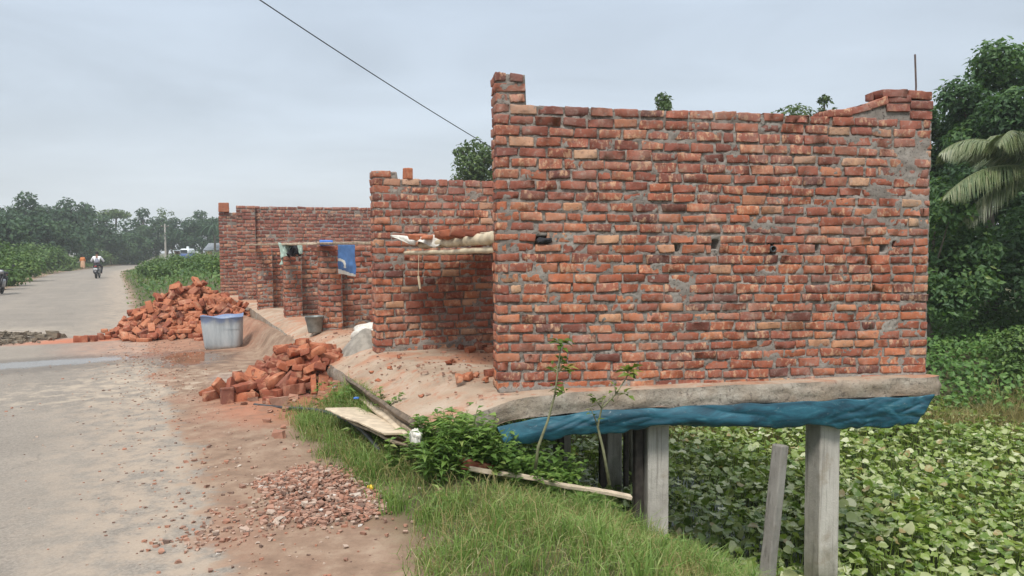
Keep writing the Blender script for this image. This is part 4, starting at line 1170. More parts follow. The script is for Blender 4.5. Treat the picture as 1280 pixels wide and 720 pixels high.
def far_woods():
    global RNG
    RNG = np.random.default_rng(500)
    cs = []; rs = []
    for i in range(90):
        Y = RNG.uniform(38, 75); x = RNG.uniform(-6, 62)
        top = 3.2 + Y*.055 + RNG.normal(0, .8)
        r = RNG.uniform(1.4, 2.8)
        if x < Y*.62: top = min(top, 1.0 + Y*.115)
        for z in (r*.6, top*.55, max(r*.6, top - r)): cs.append(np.array([x + RNG.normal(0, .5), Y, z])); rs.append(r*RNG.uniform(.75, 1.1))
    V, F, T = crown_geo(cs, rs, [110]*len(cs), .55, .85)
    tag(mk("far_woods", V, F, M['farleaf'], tint=T), "far belt of woods across the fields behind the shop row", "woods", kind="stuff")
far_woods()
BRICKS = {"far":[[-7.735,14.156,0.06,-1.571,0.0,-1.439],
[-5.215,15.397,0.092,0.637,-0.014,-1.931],
[-7.369,15.186,0.417,2.176,0.453,1.342],
[-6.719,16.24,0.096,0.111,-0.508,-2.416],
[-6.069,15.516,0.716,-1.55,-0.028,0.218],
[-5.847,14.474,0.445,-2.238,-0.065,0.941],
[-5.359,14.404,0.086,-0.823,-0.161,1.877],
[-5.95,14.518,0.64,-1.076,0.049,-1.632],
[-7.057,15.746,0.365,0.579,-3.101,0.609],
[-5.124,14.527,0.038,-0.0,0.0,-1.316],
[-7.229,14.187,0.231,-0.518,-0.732,1.659],
[-6.42,13.642,0.038,0.0,-0.0,-2.941],
[-6.376,14.376,0.644,-2.353,-0.213,0.558],
[-5.741,14.974,0.526,0.745,-0.161,1.858],
[-5.539,14.51,0.267,2.409,0.692,0.41],
[-5.829,15.922,0.158,0.622,-0.483,-3.079],
[-7.108,15.586,0.438,2.466,-0.598,0.259],
[-5.633,15.182,0.515,0.169,2.079,-0.023],
[-5.39,14.668,0.211,-2.445,0.499,1.501],
[-6.127,14.353,0.58,0.627,0.885,-0.18],
[-7.469,15.506,0.251,-2.871,-0.223,0.971],
[-7.437,15.925,0.053,-0.0,-0.132,0.46],
[-6.621,16.179,0.148,-0.287,-0.502,-2.392],
[-7.05,13.952,0.143,-0.53,-0.641,1.972],
[-6.291,13.818,0.122,-0.487,0.343,-2.929],
[-5.381,15.157,0.173,2.275,0.229,-1.29],
[-7.202,13.93,0.155,1.119,0.965,0.533],
[-7.186,15.996,0.103,0.728,0.339,-2.915],
[-7.029,14.846,0.732,0.562,-0.172,-0.589],
[-6.691,13.872,0.204,-1.245,0.636,-2.048],
[-7.507,15.664,0.153,2.054,-0.753,0.877],
[-7.661,14.552,0.171,0.562,-0.497,-2.646],
[-6.526,14.503,0.869,2.159,-0.347,-0.928],
[-7.537,15.162,0.278,0.036,-3.013,1.623],
[-5.566,14.983,0.38,2.542,-0.088,-1.549],
[-6.74,15.348,0.827,-0.219,0.757,2.158],
[-7.738,14.451,0.044,0.107,0.001,-1.483],
[-6.9,15.538,0.623,0.476,-2.937,0.781],
[-7.292,13.905,0.053,-0.001,-0.132,1.974],
[-7.543,14.134,0.047,-0.165,-0.006,1.334],
[-5.6,14.593,0.413,2.415,-0.719,-1.01],
[-5.368,14.87,0.178,0.784,-0.7,-2.935],
[-6.853,13.996,0.338,0.503,0.609,-1.982],
[-6.388,14.848,0.989,0.911,0.424,-1.524],
[-6.644,14.26,0.666,-1.047,-0.123,2.481],
[-7.243,14.031,0.19,0.976,0.805,2.567],
[-7.238,14.893,0.539,-0.879,-0.014,1.684],
[-6.493,13.941,0.278,0.144,0.917,-1.479],
[-5.712,14.243,0.247,1.574,-0.077,-2.374],
[-6.752,13.947,0.312,-0.747,0.205,2.181],
[-5.811,14.372,0.486,0.787,0.459,-1.788],
[-6.994,14.166,0.343,-0.851,-2.798,-1.009],
[-7.71,15.083,0.203,-2.808,0.861,-0.968],
[-6.32,14.654,0.864,-0.75,0.475,-1.954],
[-5.117,15.217,0.041,-0.051,0.0,-0.515],
[-6.039,14.379,0.645,1.081,-0.14,1.832],
[-6.793,13.713,0.058,0.301,0.044,-0.697],
[-5.756,15.176,0.582,-1.341,0.698,0.961],
[-6.571,13.767,0.095,-0.684,0.267,-2.507],
[-7.787,15.055,0.058,-0.0,-0.176,1.228],
[-7.44,14.337,0.216,0.851,-2.972,-0.443],
[-7.378,14.539,0.406,0.669,2.769,0.422],
[-7.809,13.696,0.038,-0.0,-0.0,2.192],
[-6.234,15.635,0.624,-1.15,-0.54,-2.671],
[-6.668,14.621,0.945,-2.06,-0.213,-0.199],
[-6.837,14.339,0.604,-0.247,0.15,-0.659],
[-5.904,14.068,0.215,-0.35,-0.858,2.621],
[-7.082,15.623,0.542,0.865,3.032,0.779],
[-7.387,14.917,0.411,-0.111,-0.696,0.088],
[-5.489,15.155,0.359,2.232,0.074,-0.485],
[-5.382,15.332,0.201,-0.945,0.293,0.016],
[-5.558,14.248,0.384,-1.766,0.047,0.933],
[-6.608,14.195,0.538,1.484,0.237,0.054],
[-5.572,14.27,0.207,-1.464,-0.28,-2.16],
[-5.423,14.735,0.377,-0.841,2.17,-0.845],
[-5.915,14.397,0.55,0.482,0.2,-2.002],
[-7.03,14.357,0.521,0.579,-2.944,-0.666],
[-6.468,16.161,0.252,-0.572,0.217,-0.679],
[-5.236,14.464,0.083,-0.336,0.213,2.375],
[-7.117,14.271,0.488,0.127,-2.357,1.641],
[-6.669,14.536,0.805,0.457,-2.776,-0.678],
[-5.48,15.12,0.524,-2.169,-0.284,-0.911],
[-6.851,14.893,0.845,0.532,-0.344,-0.75],
[-7.73,14.396,0.114,0.067,0.084,-2.37],
[-7.386,14.734,0.373,-0.06,2.209,0.054],
[-7.806,14.633,0.082,1.678,0.163,-2.264],
[-6.023,13.898,0.232,-0.031,-0.825,-1.115],
[-7.61,14.62,0.209,0.281,0.606,2.109],
[-6.857,14.2,0.454,-0.158,0.78,-2.945],
[-5.522,14.167,0.115,-1.394,0.406,-2.117],
[-7.254,13.776,0.108,0.29,0.562,-0.655],
[-7.218,14.61,0.542,0.562,2.819,0.064],
[-5.35,15.478,0.097,0.506,0.304,0.861],
[-5.692,13.945,0.059,-0.442,-0.004,2.661],
[-6.324,15.604,0.765,-2.629,0.141,-1.813],
[-7.501,14.622,0.363,-0.015,-0.751,-0.692],
[-5.964,15.523,0.546,-0.592,-0.501,-1.52],
[-5.497,14.451,0.204,2.249,0.73,0.454],
[-7.18,15.925,0.294,-1.551,0.511,-2.479],
[-5.759,14.278,0.362,1.584,0.083,1.33],
[-7.706,13.771,0.06,-1.571,-0.0,-0.877],
[-5.84,14.13,0.244,-1.949,-2.255,-0.504],
[-5.481,15.269,0.308,-0.593,-2.964,-0.846],
[-6.022,13.83,0.174,0.389,2.288,-0.888],
[-6.421,15.273,0.946,0.597,2.513,-0.268],
[-6.364,15.353,0.848,-0.522,-0.312,-0.722],
[-7.56,15.75,0.064,-0.201,0.139,-3.068],
[-6.276,13.941,0.326,-1.225,0.076,-1.828],
[-5.974,15.381,0.661,-0.262,-0.558,2.747],
[-7.025,13.714,0.038,0.0,-0.0,-1.967],
[-5.164,14.715,0.071,-0.993,0.012,0.632],
[-6.256,15.921,0.342,0.724,0.278,2.697],
[-5.328,14.949,0.229,-0.134,-0.028,2.794],
[-7.381,14.427,0.334,0.839,0.753,2.427],
[-7.648,13.867,0.038,-3.142,-0.0,-0.929],
[-5.89,16.177,0.067,2.409,0.0,0.334],
[-5.603,14.175,0.1,-1.451,-0.13,-2.208],
[-6.795,16.029,0.274,0.262,0.156,0.336],
[-7.457,14.073,0.088,-0.907,0.17,-1.681],
[-6.939,13.892,0.171,0.033,0.703,-0.626],
[-7.046,16.129,0.098,0.0,-0.591,-0.888],
[-7.556,15.225,0.339,-0.133,0.009,0.397],
[-6.977,14.632,0.708,-0.462,0.686,-2.126],
[-6.721,13.555,0.069,1.199,-0.0,0.723],
[-6.015,15.766,0.407,-2.084,0.752,0.92],
[-6.627,14.389,0.816,0.181,-1.034,0.7],
[-7.65,14.512,0.309,-2.059,0.201,-1.075],
[-5.43,15.579,0.113,-0.472,-0.542,-2.112],
[-6.52,13.551,0.114,-0.0,0.823,-1.621],
[-6.342,13.842,0.204,-0.273,-0.229,0.839],
[-5.507,14.734,0.369,1.114,-0.725,-1.197],
[-7.88,15.228,0.061,-1.599,-0.0,0.414],
[-7.721,13.453,0.06,1.571,-0.0,-0.023],
[-7.638,14.944,0.238,0.354,-0.278,1.752],
[-7.459,14.964,0.438,-0.623,2.788,-1.21],
[-5.421,15.413,0.256,2.075,-0.178,-0.422],
[-6.95,14.525,0.737,2.999,0.569,-0.551],
[-6.165,13.667,0.065,0.551,0.023,-0.759],
[-5.709,13.379,0.038,-0.0,-0.0,2.425],
[-6.641,14.106,0.412,-0.653,-0.046,2.935],
[-5.725,15.529,0.353,-0.297,0.641,0.239],
[-5.238,14.741,0.158,0.778,2.162,-1.192],
[-5.224,15.124,0.153,-0.494,-0.158,-1.886],
[-6.13,13.972,0.255,-1.183,-0.61,1.29],
[-5.695,13.9,0.194,0.234,2.764,1.673],
[-5.906,13.69,0.061,1.553,-0.0,3.104],
[-6.546,14.676,0.91,0.528,-3.135,-0.306],
[-6.394,13.96,0.404,-2.166,0.544,1.596],
[-5.145,14.941,0.106,-1.578,-0.441,1.196],
[-8.325,15.033,0.038,-0.0,-0.0,-0.948],
[-5.761,13.874,0.092,-0.373,2.898,0.081],
[-5.618,14.362,0.442,-3.019,-0.577,1.081],
[-7.77,14.989,0.202,-0.336,-0.937,1.915],
[-6.92,16.331,0.039,0.013,-0.0,-2.808],
[-6.493,16.212,0.15,0.46,0.551,1.058],
[-5.409,14.05,0.156,-1.62,-0.763,-2.18],
[-6.517,13.73,0.172,0.996,-2.669,-0.291],
[-5.526,14.997,0.461,-3.044,0.337,0.242],
[-7.273,14.347,0.42,0.789,0.375,0.451],
[-5.941,15.589,0.587,0.666,-0.387,2.69],
[-5.304,15.731,0.123,-0.028,-1.571,0.0],
[-5.257,15.091,0.075,-2.582,-0.108,1.967],
[-6.342,15.68,0.609,-0.489,0.521,0.491],
[-7.456,15.842,0.14,1.219,-3.004,-0.239],
[-7.672,15.627,0.121,-3.046,0.015,-1.487],
[-5.449,14.153,0.133,-1.374,0.568,-2.082],
[-7.455,13.914,0.175,-0.748,-0.193,2.208],
[-7.835,13.355,0.06,1.571,-0.0,-3.019],
[-8.585,13.31,0.038,-0.0,-0.0,2.971],
[-7.577,14.256,0.132,3.06,0.212,0.634],
[-5.008,14.994,0.038,-0.0,0.0,-0.718],
[-5.227,14.556,0.146,0.702,-3.065,-0.419],
[-6.449,15.994,0.363,0.608,2.485,-0.381],
[-5.234,14.462,0.247,0.015,0.075,-2.818],
[-5.096,14.245,0.06,1.571,-0.0,-0.522],
[-7.402,14.427,0.463,-0.761,-0.172,0.221],
[-7.183,13.73,0.217,0.283,0.207,-1.158],
[-7.721,15.487,0.044,-0.104,0.0,1.249],
[-7.712,15.244,0.132,-0.717,-0.32,-1.452],
[-5.544,13.997,0.103,-1.571,-2.726,-0.201],
[-5.7,14.408,0.545,-2.174,-0.439,1.338],
[-6.84,15.898,0.356,0.223,-0.104,-2.619],
[-7.364,14.096,0.222,0.424,2.481,1.047],
[-5.87,14.752,0.617,-2.768,0.679,0.433],
[-6.945,12.914,0.06,1.571,-0.0,2.297],
[-5.814,13.982,0.238,-0.992,-0.866,1.171],
[-6.867,13.772,0.289,-0.4,2.414,0.614],
[-6.311,14.784,1.04,0.175,-2.47,-0.656],
[-7.793,14.824,0.137,0.353,1.126,-0.198],
[-6.339,16.387,0.043,0.0,-0.046,-2.345],
[-5.141,15.683,0.038,-3.142,0.0,-1.016],
[-6.835,13.777,0.205,0.285,-0.772,0.781],
[-5.485,15.499,0.29,1.041,2.8,-0.518],
[-5.549,14.166,0.231,-1.783,-0.389,1.119],
[-6.016,13.777,0.074,1.3,-3.085,0.072],
[-5.7,13.886,0.265,-3.079,-0.437,0.952],
[-5.47,14.629,0.329,2.802,-0.663,-0.472],
[-7.377,15.822,0.25,0.533,-2.759,0.141],
[-7.108,14.098,0.436,-2.034,0.373,-2.071],
[-7.68,15.442,0.149,-2.375,0.031,0.085],
[-5.169,14.128,0.038,0.0,-3.142,-0.43],
[-7.004,14.015,0.368,1.343,0.397,-1.241],
[-6.32,14.027,0.444,2.029,-0.141,-0.959],
[-7.494,14.249,0.225,0.8,-0.252,2.774],
[-7.232,15.446,0.43,0.093,2.36,-0.577],
[-7.176,13.664,0.098,-0.531,0.348,-2.21],
[-6.29,13.591,0.143,-2.542,-0.045,-1.078],
[-7.572,14.938,0.321,-0.729,-0.33,1.911],
[-6.807,13.631,0.131,1.524,0.301,-2.283],
[-5.401,14.246,0.069,2.258,-0.0,2.266],
[-7.284,14.286,0.348,2.343,-0.289,-0.182],
[-6.744,14.814,0.945,-2.245,-0.412,1.051],
[-6.468,13.853,0.283,-2.513,-0.727,0.629],
[-7.122,13.51,0.093,0.02,-2.627,-0.858],
[-7.012,15.971,0.213,-0.761,0.143,0.593],
[-7.119,14.121,0.309,0.437,-0.447,2.145],
[-6.602,13.455,0.105,-0.828,0.066,2.976],
[-7.629,15.257,0.192,-0.079,-0.123,-1.234],
[-5.62,14.414,0.391,0.04,-2.554,-1.909],
[-7.89,14.764,0.038,-0.0,0.0,-1.704],
[-5.204,14.36,0.178,-0.061,0.046,2.345],
[-6.971,13.69,0.164,-2.262,0.313,-0.68],
[-5.822,13.761,0.139,-1.543,0.708,-0.167],
[-6.239,13.5,0.064,0.601,-0.0,-1.143],
[-5.464,15.948,0.053,-3.142,0.129,0.55],
[-5.347,14.537,0.304,-0.584,-0.169,-2.658],
[-7.673,14.752,0.222,0.062,2.774,-0.448],
[-7.922,15.023,0.068,2.294,0.0,1.359],
[-6.923,13.402,0.079,-0.448,0.182,-1.036],
[-7.31,15.266,0.521,0.682,2.789,0.12],
[-6.814,15.069,0.891,-2.698,-0.366,-0.977],
[-6.986,14.207,0.581,1.04,1.217,-0.235],
[-6.092,13.695,0.163,-3.045,0.021,0.201],
[-6.686,13.647,0.231,-0.008,0.645,-1.035],
[-6.682,13.355,0.038,-3.142,0.0,-0.094]],"near":[[-2.649,8.556,0.499,-0.029,0.022,1.218],
[-3.192,8.138,0.066,-2.43,0.0,2.007],
[-2.817,9.16,0.149,1.636,0.12,-0.29],
[-1.987,8.737,0.119,2.545,0.022,1.97],
[-2.462,9.119,0.129,-0.506,-0.803,-1.128],
[-2.018,9.156,0.108,3.142,-0.0,0.281],
[-2.623,8.577,0.569,0.017,-0.032,-1.501],
[-2.768,8.078,0.206,1.604,-0.266,0.89],
[-3.853,8.186,0.06,1.571,0.0,0.342],
[-3.347,8.03,0.131,1.571,-0.877,-2.141],
[-2.114,8.305,0.124,0.794,-0.611,1.849],
[-2.44,9.004,0.317,-0.209,-0.509,-1.725],
[-2.057,8.619,0.202,2.602,0.234,1.244],
[-3.165,9.447,0.06,-1.571,-0.0,2.851],
[-3.421,8.422,0.058,-0.0,0.176,-2.984],
[-3.146,8.187,0.186,-2.375,0.6,0.824],
[-3.053,8.057,0.08,0.703,-0.119,2.147],
[-3.446,8.003,0.06,-1.571,-0.0,1.084],
[-3.623,8.615,0.038,0.0,-0.0,-2.898],
[-3.355,8.25,0.044,-0.007,-0.046,0.634],
[-2.529,7.913,0.13,1.571,-0.0,0.788],
[-3.505,9.167,0.038,-0.0,0.0,-2.686],
[-1.955,8.931,0.136,-1.639,0.158,-0.042],
[-3.972,8.339,0.038,0.0,-0.0,3.006],
[-3.491,9.635,0.038,-0.0,0.0,1.315],
[-2.901,8.149,0.152,0.722,-0.781,0.029],
[-2.59,8.02,0.135,-0.61,1.852,-0.579],
[-3.247,7.991,0.131,-2.029,-0.648,1.76],
[-2.489,7.928,0.038,0.0,0.0,-2.71],
[-3.001,8.868,0.334,-0.144,0.783,2.561],
[-2.071,9.223,0.038,-0.0,-3.142,0.527],
[-1.788,8.535,0.038,0.0,-0.0,-1.607],
[-2.807,8.012,0.064,1.681,0.0,-0.381],
[-2.167,8.634,0.318,-0.564,0.469,-0.011],
[-3.867,8.053,0.06,-1.571,0.0,-0.26],
[-2.661,8.097,0.194,-1.582,0.678,-2.255],
[-3.602,7.742,0.108,0.0,-3.142,0.088],
[-2.7,8.805,0.481,-0.347,-0.708,-0.565],
[-3.076,7.944,0.167,-0.098,3.059,0.891],
[-2.148,8.931,0.162,-2.417,-0.628,-1.303],
[-1.943,8.824,0.047,-0.173,-0.0,-1.204],
[-3.367,8.236,0.113,3.106,-0.031,1.324],
[-3.388,9.373,0.038,-0.0,-0.0,-0.682],
[-2.291,8.195,0.13,0.276,-1.037,1.663],
[-1.981,8.422,0.079,2.0,-0.089,1.231],
[-2.893,7.681,0.038,-3.142,-0.0,0.781],
[-2.217,7.996,0.048,0.0,-0.082,1.924],
[-3.64,7.912,0.038,0.0,-3.142,1.087],
[-2.316,9.267,0.051,0.0,0.111,2.887],
[-2.712,7.764,0.038,-3.142,0.0,-0.829],
[-3.038,9.293,0.038,-0.0,-0.0,1.101],
[-1.931,8.536,0.197,2.86,-0.009,0.838],
[-3.868,7.733,0.06,-1.571,-0.0,2.578],
[-3.152,9.604,0.038,-3.142,-0.0,-0.866],
[-2.378,8.117,0.131,-1.571,-0.864,1.943],
[-2.308,8.72,0.423,-1.763,0.579,1.566],
[-1.86,8.431,0.113,0.698,2.665,1.034],
[-3.066,8.29,0.245,-2.106,0.296,-0.411],
[-1.69,8.582,0.197,1.101,0.195,-1.242],
[-2.911,9.243,0.05,-0.145,0.035,1.243],
[-2.051,9.051,0.219,0.006,-0.364,-2.062],
[-2.148,8.088,0.061,-1.571,-0.0,1.943],
[-3.054,7.882,0.061,-1.571,-0.0,-2.92],
[-4.398,8.823,0.038,3.142,0.0,-1.434],
[-2.911,8.82,0.46,0.533,-0.005,0.927],
[-1.598,8.04,0.06,-1.571,0.0,2.619],
[-4.101,7.979,0.06,-1.571,-0.0,-2.321],
[-3.558,8.249,0.081,0.0,0.392,3.013],
[-3.624,7.957,0.13,-1.571,-0.0,-1.415],
[-2.748,7.293,0.038,-0.0,0.0,1.799],
[-3.14,7.213,0.038,0.0,3.142,1.026],
[-2.858,7.191,0.06,-1.571,-0.0,-1.424],
[-1.763,8.817,0.075,-0.087,-2.846,0.658],
[-3.201,7.776,0.123,2.273,-1.571,0.0],
[-2.13,8.81,0.272,-0.245,-0.713,2.108],
[-4.212,9.977,0.038,-0.0,0.0,2.595],
[-2.359,9.738,0.038,0.0,3.142,-1.04],
[-3.515,9.008,0.081,-3.04,0.339,-0.817],
[-2.362,7.512,0.038,3.142,-0.0,-1.542],
[-1.916,9.112,0.038,0.0,3.142,0.272],
[-3.921,7.927,0.098,-0.386,2.746,0.499],
[-1.939,8.195,0.095,3.142,0.552,-0.747],
[-2.015,7.58,0.06,-1.571,-0.0,-0.383],
[-2.778,9.302,0.162,3.008,-0.437,-0.834],
[-2.656,9.1,0.261,0.725,0.398,1.944],
[-3.156,9.775,0.091,-0.015,2.645,-1.542],
[-1.777,7.531,0.038,0.0,0.0,-2.615],
[-3.016,9.648,0.038,0.0,-3.142,-0.956],
[-1.353,8.167,0.038,0.0,-0.0,-1.675],
[-1.98,8.922,0.258,-1.706,-0.106,-1.865],
[-2.619,9.42,0.059,2.68,0.0,-1.072],
[-1.685,8.525,0.087,0.435,-2.876,-1.093],
[-1.763,8.091,0.06,1.571,0.0,-1.375],
[-3.304,7.643,0.038,0.0,-3.142,-1.386],
[-2.928,7.011,0.06,1.571,0.0,-1.268],
[-1.531,8.644,0.06,1.571,0.0,2.788],
[-0.813,8.886,0.06,-1.571,-0.0,1.949],
[-2.816,9.406,0.038,3.142,0.0,-0.499],
[-1.914,7.766,0.038,-0.0,-0.0,-2.497],
[-3.651,7.641,0.038,-3.142,0.0,1.517],
[-3.167,9.111,0.076,-0.0,0.349,-2.24],
[-2.621,9.243,0.121,-1.523,2.499,-0.612],
[-3.66,9.58,0.038,3.142,0.0,1.055],
[-2.85,8.561,0.481,-0.107,2.849,-0.549]]}
# ------------------------------------------------------------------ loose bricks
RNG = np.random.default_rng(77)
BM = []
for i in range(8):
    V, F = rbox(.24, .115, .07, .006, 6, .0055, .0022)
    if i in (2, 4, 7):  V[V[:, 0] > .02, 0] = V[V[:, 0] > .02, 0]*.55 + RNG.normal(0, .006, (V[:, 0] > .02).sum())
    BM.append(mesh_data("brick", V, F, M['loose'], smooth=True))

def heap_core(name, cx, cy, rx, ry, h, ex, label, nb, seed, extra):
    """the bricks nobody can count, under and behind the ones on the surface"""
    global RNG
    RNG = np.random.default_rng(seed)
    n = 46; a = np.linspace(-1.25, 1.25, n); A, B = np.meshgrid(a, a, indexing="ij")
    r = np.hypot(A, B); z = h*np.clip(1-r**ex, 0, 1)
    X = cx + A*rx; Y = cy + B*ry
    Z = -.03 + z*.82 + .03*(vn(X*9, Y*9, seed)-.5)*(z > 0)
    W = MB(); W.add(np.stack([X, Y, Z], 2).reshape(-1, 3), grid_faces(n, n)); nm = len(grid_faces(n, n))
    k = 0
    for _ in range(nb):
        q = math.sqrt(RNG.random()); th = RNG.uniform(0, 6.28); dx, dy = q*math.cos(th), q*math.sin(th)
        x, y = cx+dx*rx, cy+dy*ry
        zz = h*max(0, 1-q**ex)*.9 + .03
        V, F = rbox(.24, .115, .07, .009, 1, .003)
        V = euler_np(V, (RNG.uniform(-.5, .5), RNG.uniform(-.5, .5), RNG.uniform(0, 6.28))) + np.array([x, y, zz]); W.add(V, F); k += len(F)
    for b in extra:
        V, F = rbox(.24, .115, .07, .009, 1, .003); V = euler_np(V, b[3:]) + np.array(b[:3]); W.add(V, F); k += len(F)
    V = np.concatenate(W.V)
    o = mk(name, V, W.F, [M['core'], M['loose']], loc=(cx, cy, 0), smooth=True, midx=np.concatenate([np.zeros(nm), np.ones(k)]))
    tag(o, label, "brick rubble", kind="stuff")

def lay(b, label, group, n, half=False):
    o = bpy.data.objects.new("loose_brick", BM[n]); link(o)
    o.location = b[:3]; o.rotation_euler = b[3:]
    return tag(o, label, "brick", group)

far_hidden = [b for b in BRICKS['far'] if b[1] > 15.75 or abs(b[0]+6.5) > 1.75 or b[1] < 13.1 or b[0] < -8.05]
far_shown = [b for b in BRICKS['far'] if b not in far_hidden]
far_hidden += far_shown[198:]
near_shown = [[b[0]+.17, *b[1:]] for b in BRICKS['near'] if -3.6 < b[0] < -1.75 and 7.7 < b[1] < 9.6]
heap_core("brick_heap_core", -6.5, 15.0, 1.33, 1.35, .98, 1.3, "brick rubble packed under the large heap by the road", 420, 5, [b for b in far_hidden if abs(b[0]+6.5) < 1.9 and b[1] > 13])
heap_core("brick_heap_core", -2.49, 8.62, .70, .56, .42, 2.2, "brick rubble packed under the small heap by the slab", 110, 6, [])
for i, b in enumerate(far_shown[:198]):
    lay(b, "loose red brick in the large heap beside the road", "bricks of the large heap", (i*7) % 8)
for i in range(34):       # bricks lying on the slab side and top of the small heap
    q = math.sqrt(RNG.random())*.95; th = RNG.uniform(-1.9, .9) if i < 26 else RNG.uniform(0, 6.28)
    x, y = -2.45 + q*.72*math.cos(th), 8.62 + q*.58*math.sin(th)
    near_shown.append([x, y, .44*max(0, 1-q**2.2)+.075, RNG.uniform(-.35, .35)-.5*q*math.sin(th), RNG.uniform(-.35, .35)+.5*q*math.cos(th), RNG.uniform(0, 6.28)])
for i, b in enumerate(near_shown[:105]):
    lay(b, "loose red brick in the small heap beside the slab edge", "bricks of the small heap", (i*3) % 7)
# broken bricks on the floor slab
bits = [(572, 478, .07, .06), (583, 475, .10, .06), (595, 472, .05, .04), (612, 471, .10, .07), (606, 478, .05, .04), (622, 468, .09, .06), (560, 456, .09, .05), (566, 454, .05, .04), (587, 441, .12, .07), (600, 437, .16, .08), (611, 441, .11, .07), (575, 437, .10, .06), (486, 462, .05, .03), (497, 448, .04, .03), (470, 478, .05, .03), (525, 497, .04, .02), (462, 468, .06, .03)]
for i, (px, py, l, w) in enumerate(bits):
    z = .515; d = (313+.007*(640-px)); Y = (1.62-z)*924/(py-d)
    V, F = rbox(l, w, w*.8, .006, 2, .009, .003)
    o = mk("broken_brick", rotz(V, i*1.3) + np.array([(px-640)/924*Y, Y, z+w*.38]), F, M['loose'], loc=((px-640)/924*Y, Y, z), smooth=True)
    tag(o, "broken piece of red brick on the dusty concrete floor", "brick", "brick pieces on the floor")

# ------------------------------------------------------------------ brick chips spread on the shoulder
def chips():
    global RNG
    RNG = np.random.default_rng(9)
    n = 26000
    X = RNG.uniform(-2.6, -.4, n); Y = RNG.uniform(3.5, 6.6, n)
    E, T = road_et(X, Y)
    d1 = np.sqrt(((E-.74)/.42)**2 + ((T-5.05)/.78)**2); d2 = np.sqrt(((E-.25)/.5)**2 + ((T-4.8)/.5)**2); d3 = np.sqrt(((E-.6)/1.2)**2 + ((T-5.2)/1.7)**2)
    nz = .5*(vn(X*3, Y*3, 15)-.5)
    dens = np.maximum(sm((1.1-d1+nz)/.45), .13*sm((1.05-d2+nz)/.4)); dens = np.maximum(dens, .010*sm((1.2-d3)/.5)*sm((E+.3)/.3))
    k = RNG.random(n) < dens; X, Y, E = X[k], Y[k], E[k]; T = T[k]; n = len(X)
    P, F0 = rbox(1, 1, 1, .25, 1)
    # a simpler stone: cube corners pulled about
    C = np.array([(a, b, c) for a in (-.5, .5) for b in (-.5, .5) for c in (-.5, .5)]); Fc = np.array([(0, 1, 3, 2), (4, 6, 7, 5), (0, 4, 5, 1), (2, 3, 7, 6), (0, 2, 6, 4), (1, 5, 7, 3)])
    V = C[None] + RNG.normal(0, .17, (n, 8, 3))
    sz = RNG.gamma(3.0, .0036, n) + .006
    heap = .05*sm((1.0-np.sqrt(((E-.74)/.42)**2 + ((T-5.05)/.78)**2))/.8)
    V = V*sz[:, None, None]*np.stack([RNG.uniform(.8, 1.5, n), RNG.uniform(.6, 1.1, n), RNG.uniform(.4, .8, n)], 1)[:, None]
    a = RNG.uniform(0, 6.28, n); c, s_ = np.cos(a)[:, None], np.sin(a)[:, None]
    W = np.stack([V[..., 0]*c - V[..., 1]*s_, V[..., 0]*s_ + V[..., 1]*c, V[..., 2]], 2)
    W += np.stack([X, Y, height(X, Y, E) + .008 + sz*.2 + heap*RNG.uniform(.2, 1, n)], 1)[:, None]
    F = (Fc[None] + (np.arange(n)*8)[:, None, None]).reshape(-1, 4)
    h = np.clip(RNG.beta(1.7, 1.7, n), 0, 1)
    o = mk("brick_chips", W.reshape(-1, 3), F, M['chips'], tint=np.repeat(np.stack([h]*3, 1), 8, 0))
    tag(o, "broken brick chips and gravel spread on the road shoulder", "gravel", kind="stuff")
    # fine grit over the asphalt edge and shoulder
    n = 15000; X = RNG.uniform(-7, -.3, n); Y = RNG.uniform(3.4, 14, n); E, T = road_et(X, Y)
    k = (E > -2.6) & (E < 1.1) & (RNG.random(n) < np.exp(-((E-.15)/.5)**2)*.9 + .06) & (RNG.random(n) < .3+.9*vn(X*1.7, Y*1.7, 19)); X, Y, E = X[k], Y[k], E[k]; n = len(X)
    V = C[None] + RNG.normal(0, .17, (n, 8, 3)); sz = RNG.gamma(2.2, .0026, n) + .004
    V = V*sz[:, None, None]*np.array([1.2, .9, .6]); W = V + np.stack([X, Y, height(X, Y, E) + .006 + sz*.25], 1)[:, None]
    F = (Fc[None] + (np.arange(n)*8)[:, None, None]).reshape(-1, 4)
    h = np.where(RNG.random(n) < .3, .5, RNG.choice([.1, .2, .8, .85], n))
    o = mk("road_grit", W.reshape(-1, 3), F, M['chips'], tint=np.repeat(np.stack([h]*3, 1), 8, 0))
    tag(o, "fine grit scattered over the edge of the asphalt", "grit", kind="stuff")
    # chips and crumbs at the foot of the small heap and along the apron
    n = 700; X = RNG.uniform(-3.9, -.9, n); Y = RNG.uniform(6.2, 10.2, n); E, T = road_et(X, Y)
    k = (E > .7) & (E < 1.75) & (RNG.random(n) < np.exp(-((T-8.4)/1.2)**2)*(.35+.65*sm((E-1.1)/.4))); X, Y, E = X[k], Y[k], E[k]; n = len(X)
    V = C[None] + RNG.normal(0, .17, (n, 8, 3)); sz = RNG.gamma(2.5, .011, n) + .008
    V = V*sz[:, None, None]*np.array([1.2, .9, .6]); W = V + np.stack([X, Y, height(X, Y, E) + .008 + sz*.25], 1)[:, None]
    F = (Fc[None] + (np.arange(n)*8)[:, None, None]).reshape(-1, 4)
    h = np.clip(RNG.beta(1.7, 2.2, n), 0, 1)*.95
    o = mk("brick_crumbs", W.reshape(-1, 3), F, M['chips'], tint=np.repeat(np.stack([h]*3, 1), 8, 0))
    tag(o, "crumbs of brick and mortar along the edge of the slab", "rubble", kind="stuff")
    # crumbs over the floor slab
    n = 2600; X = RNG.uniform(-3.2, .3, n); Y = RNG.uniform(5.5, 10.5, n); E, T = road_et(X, Y)
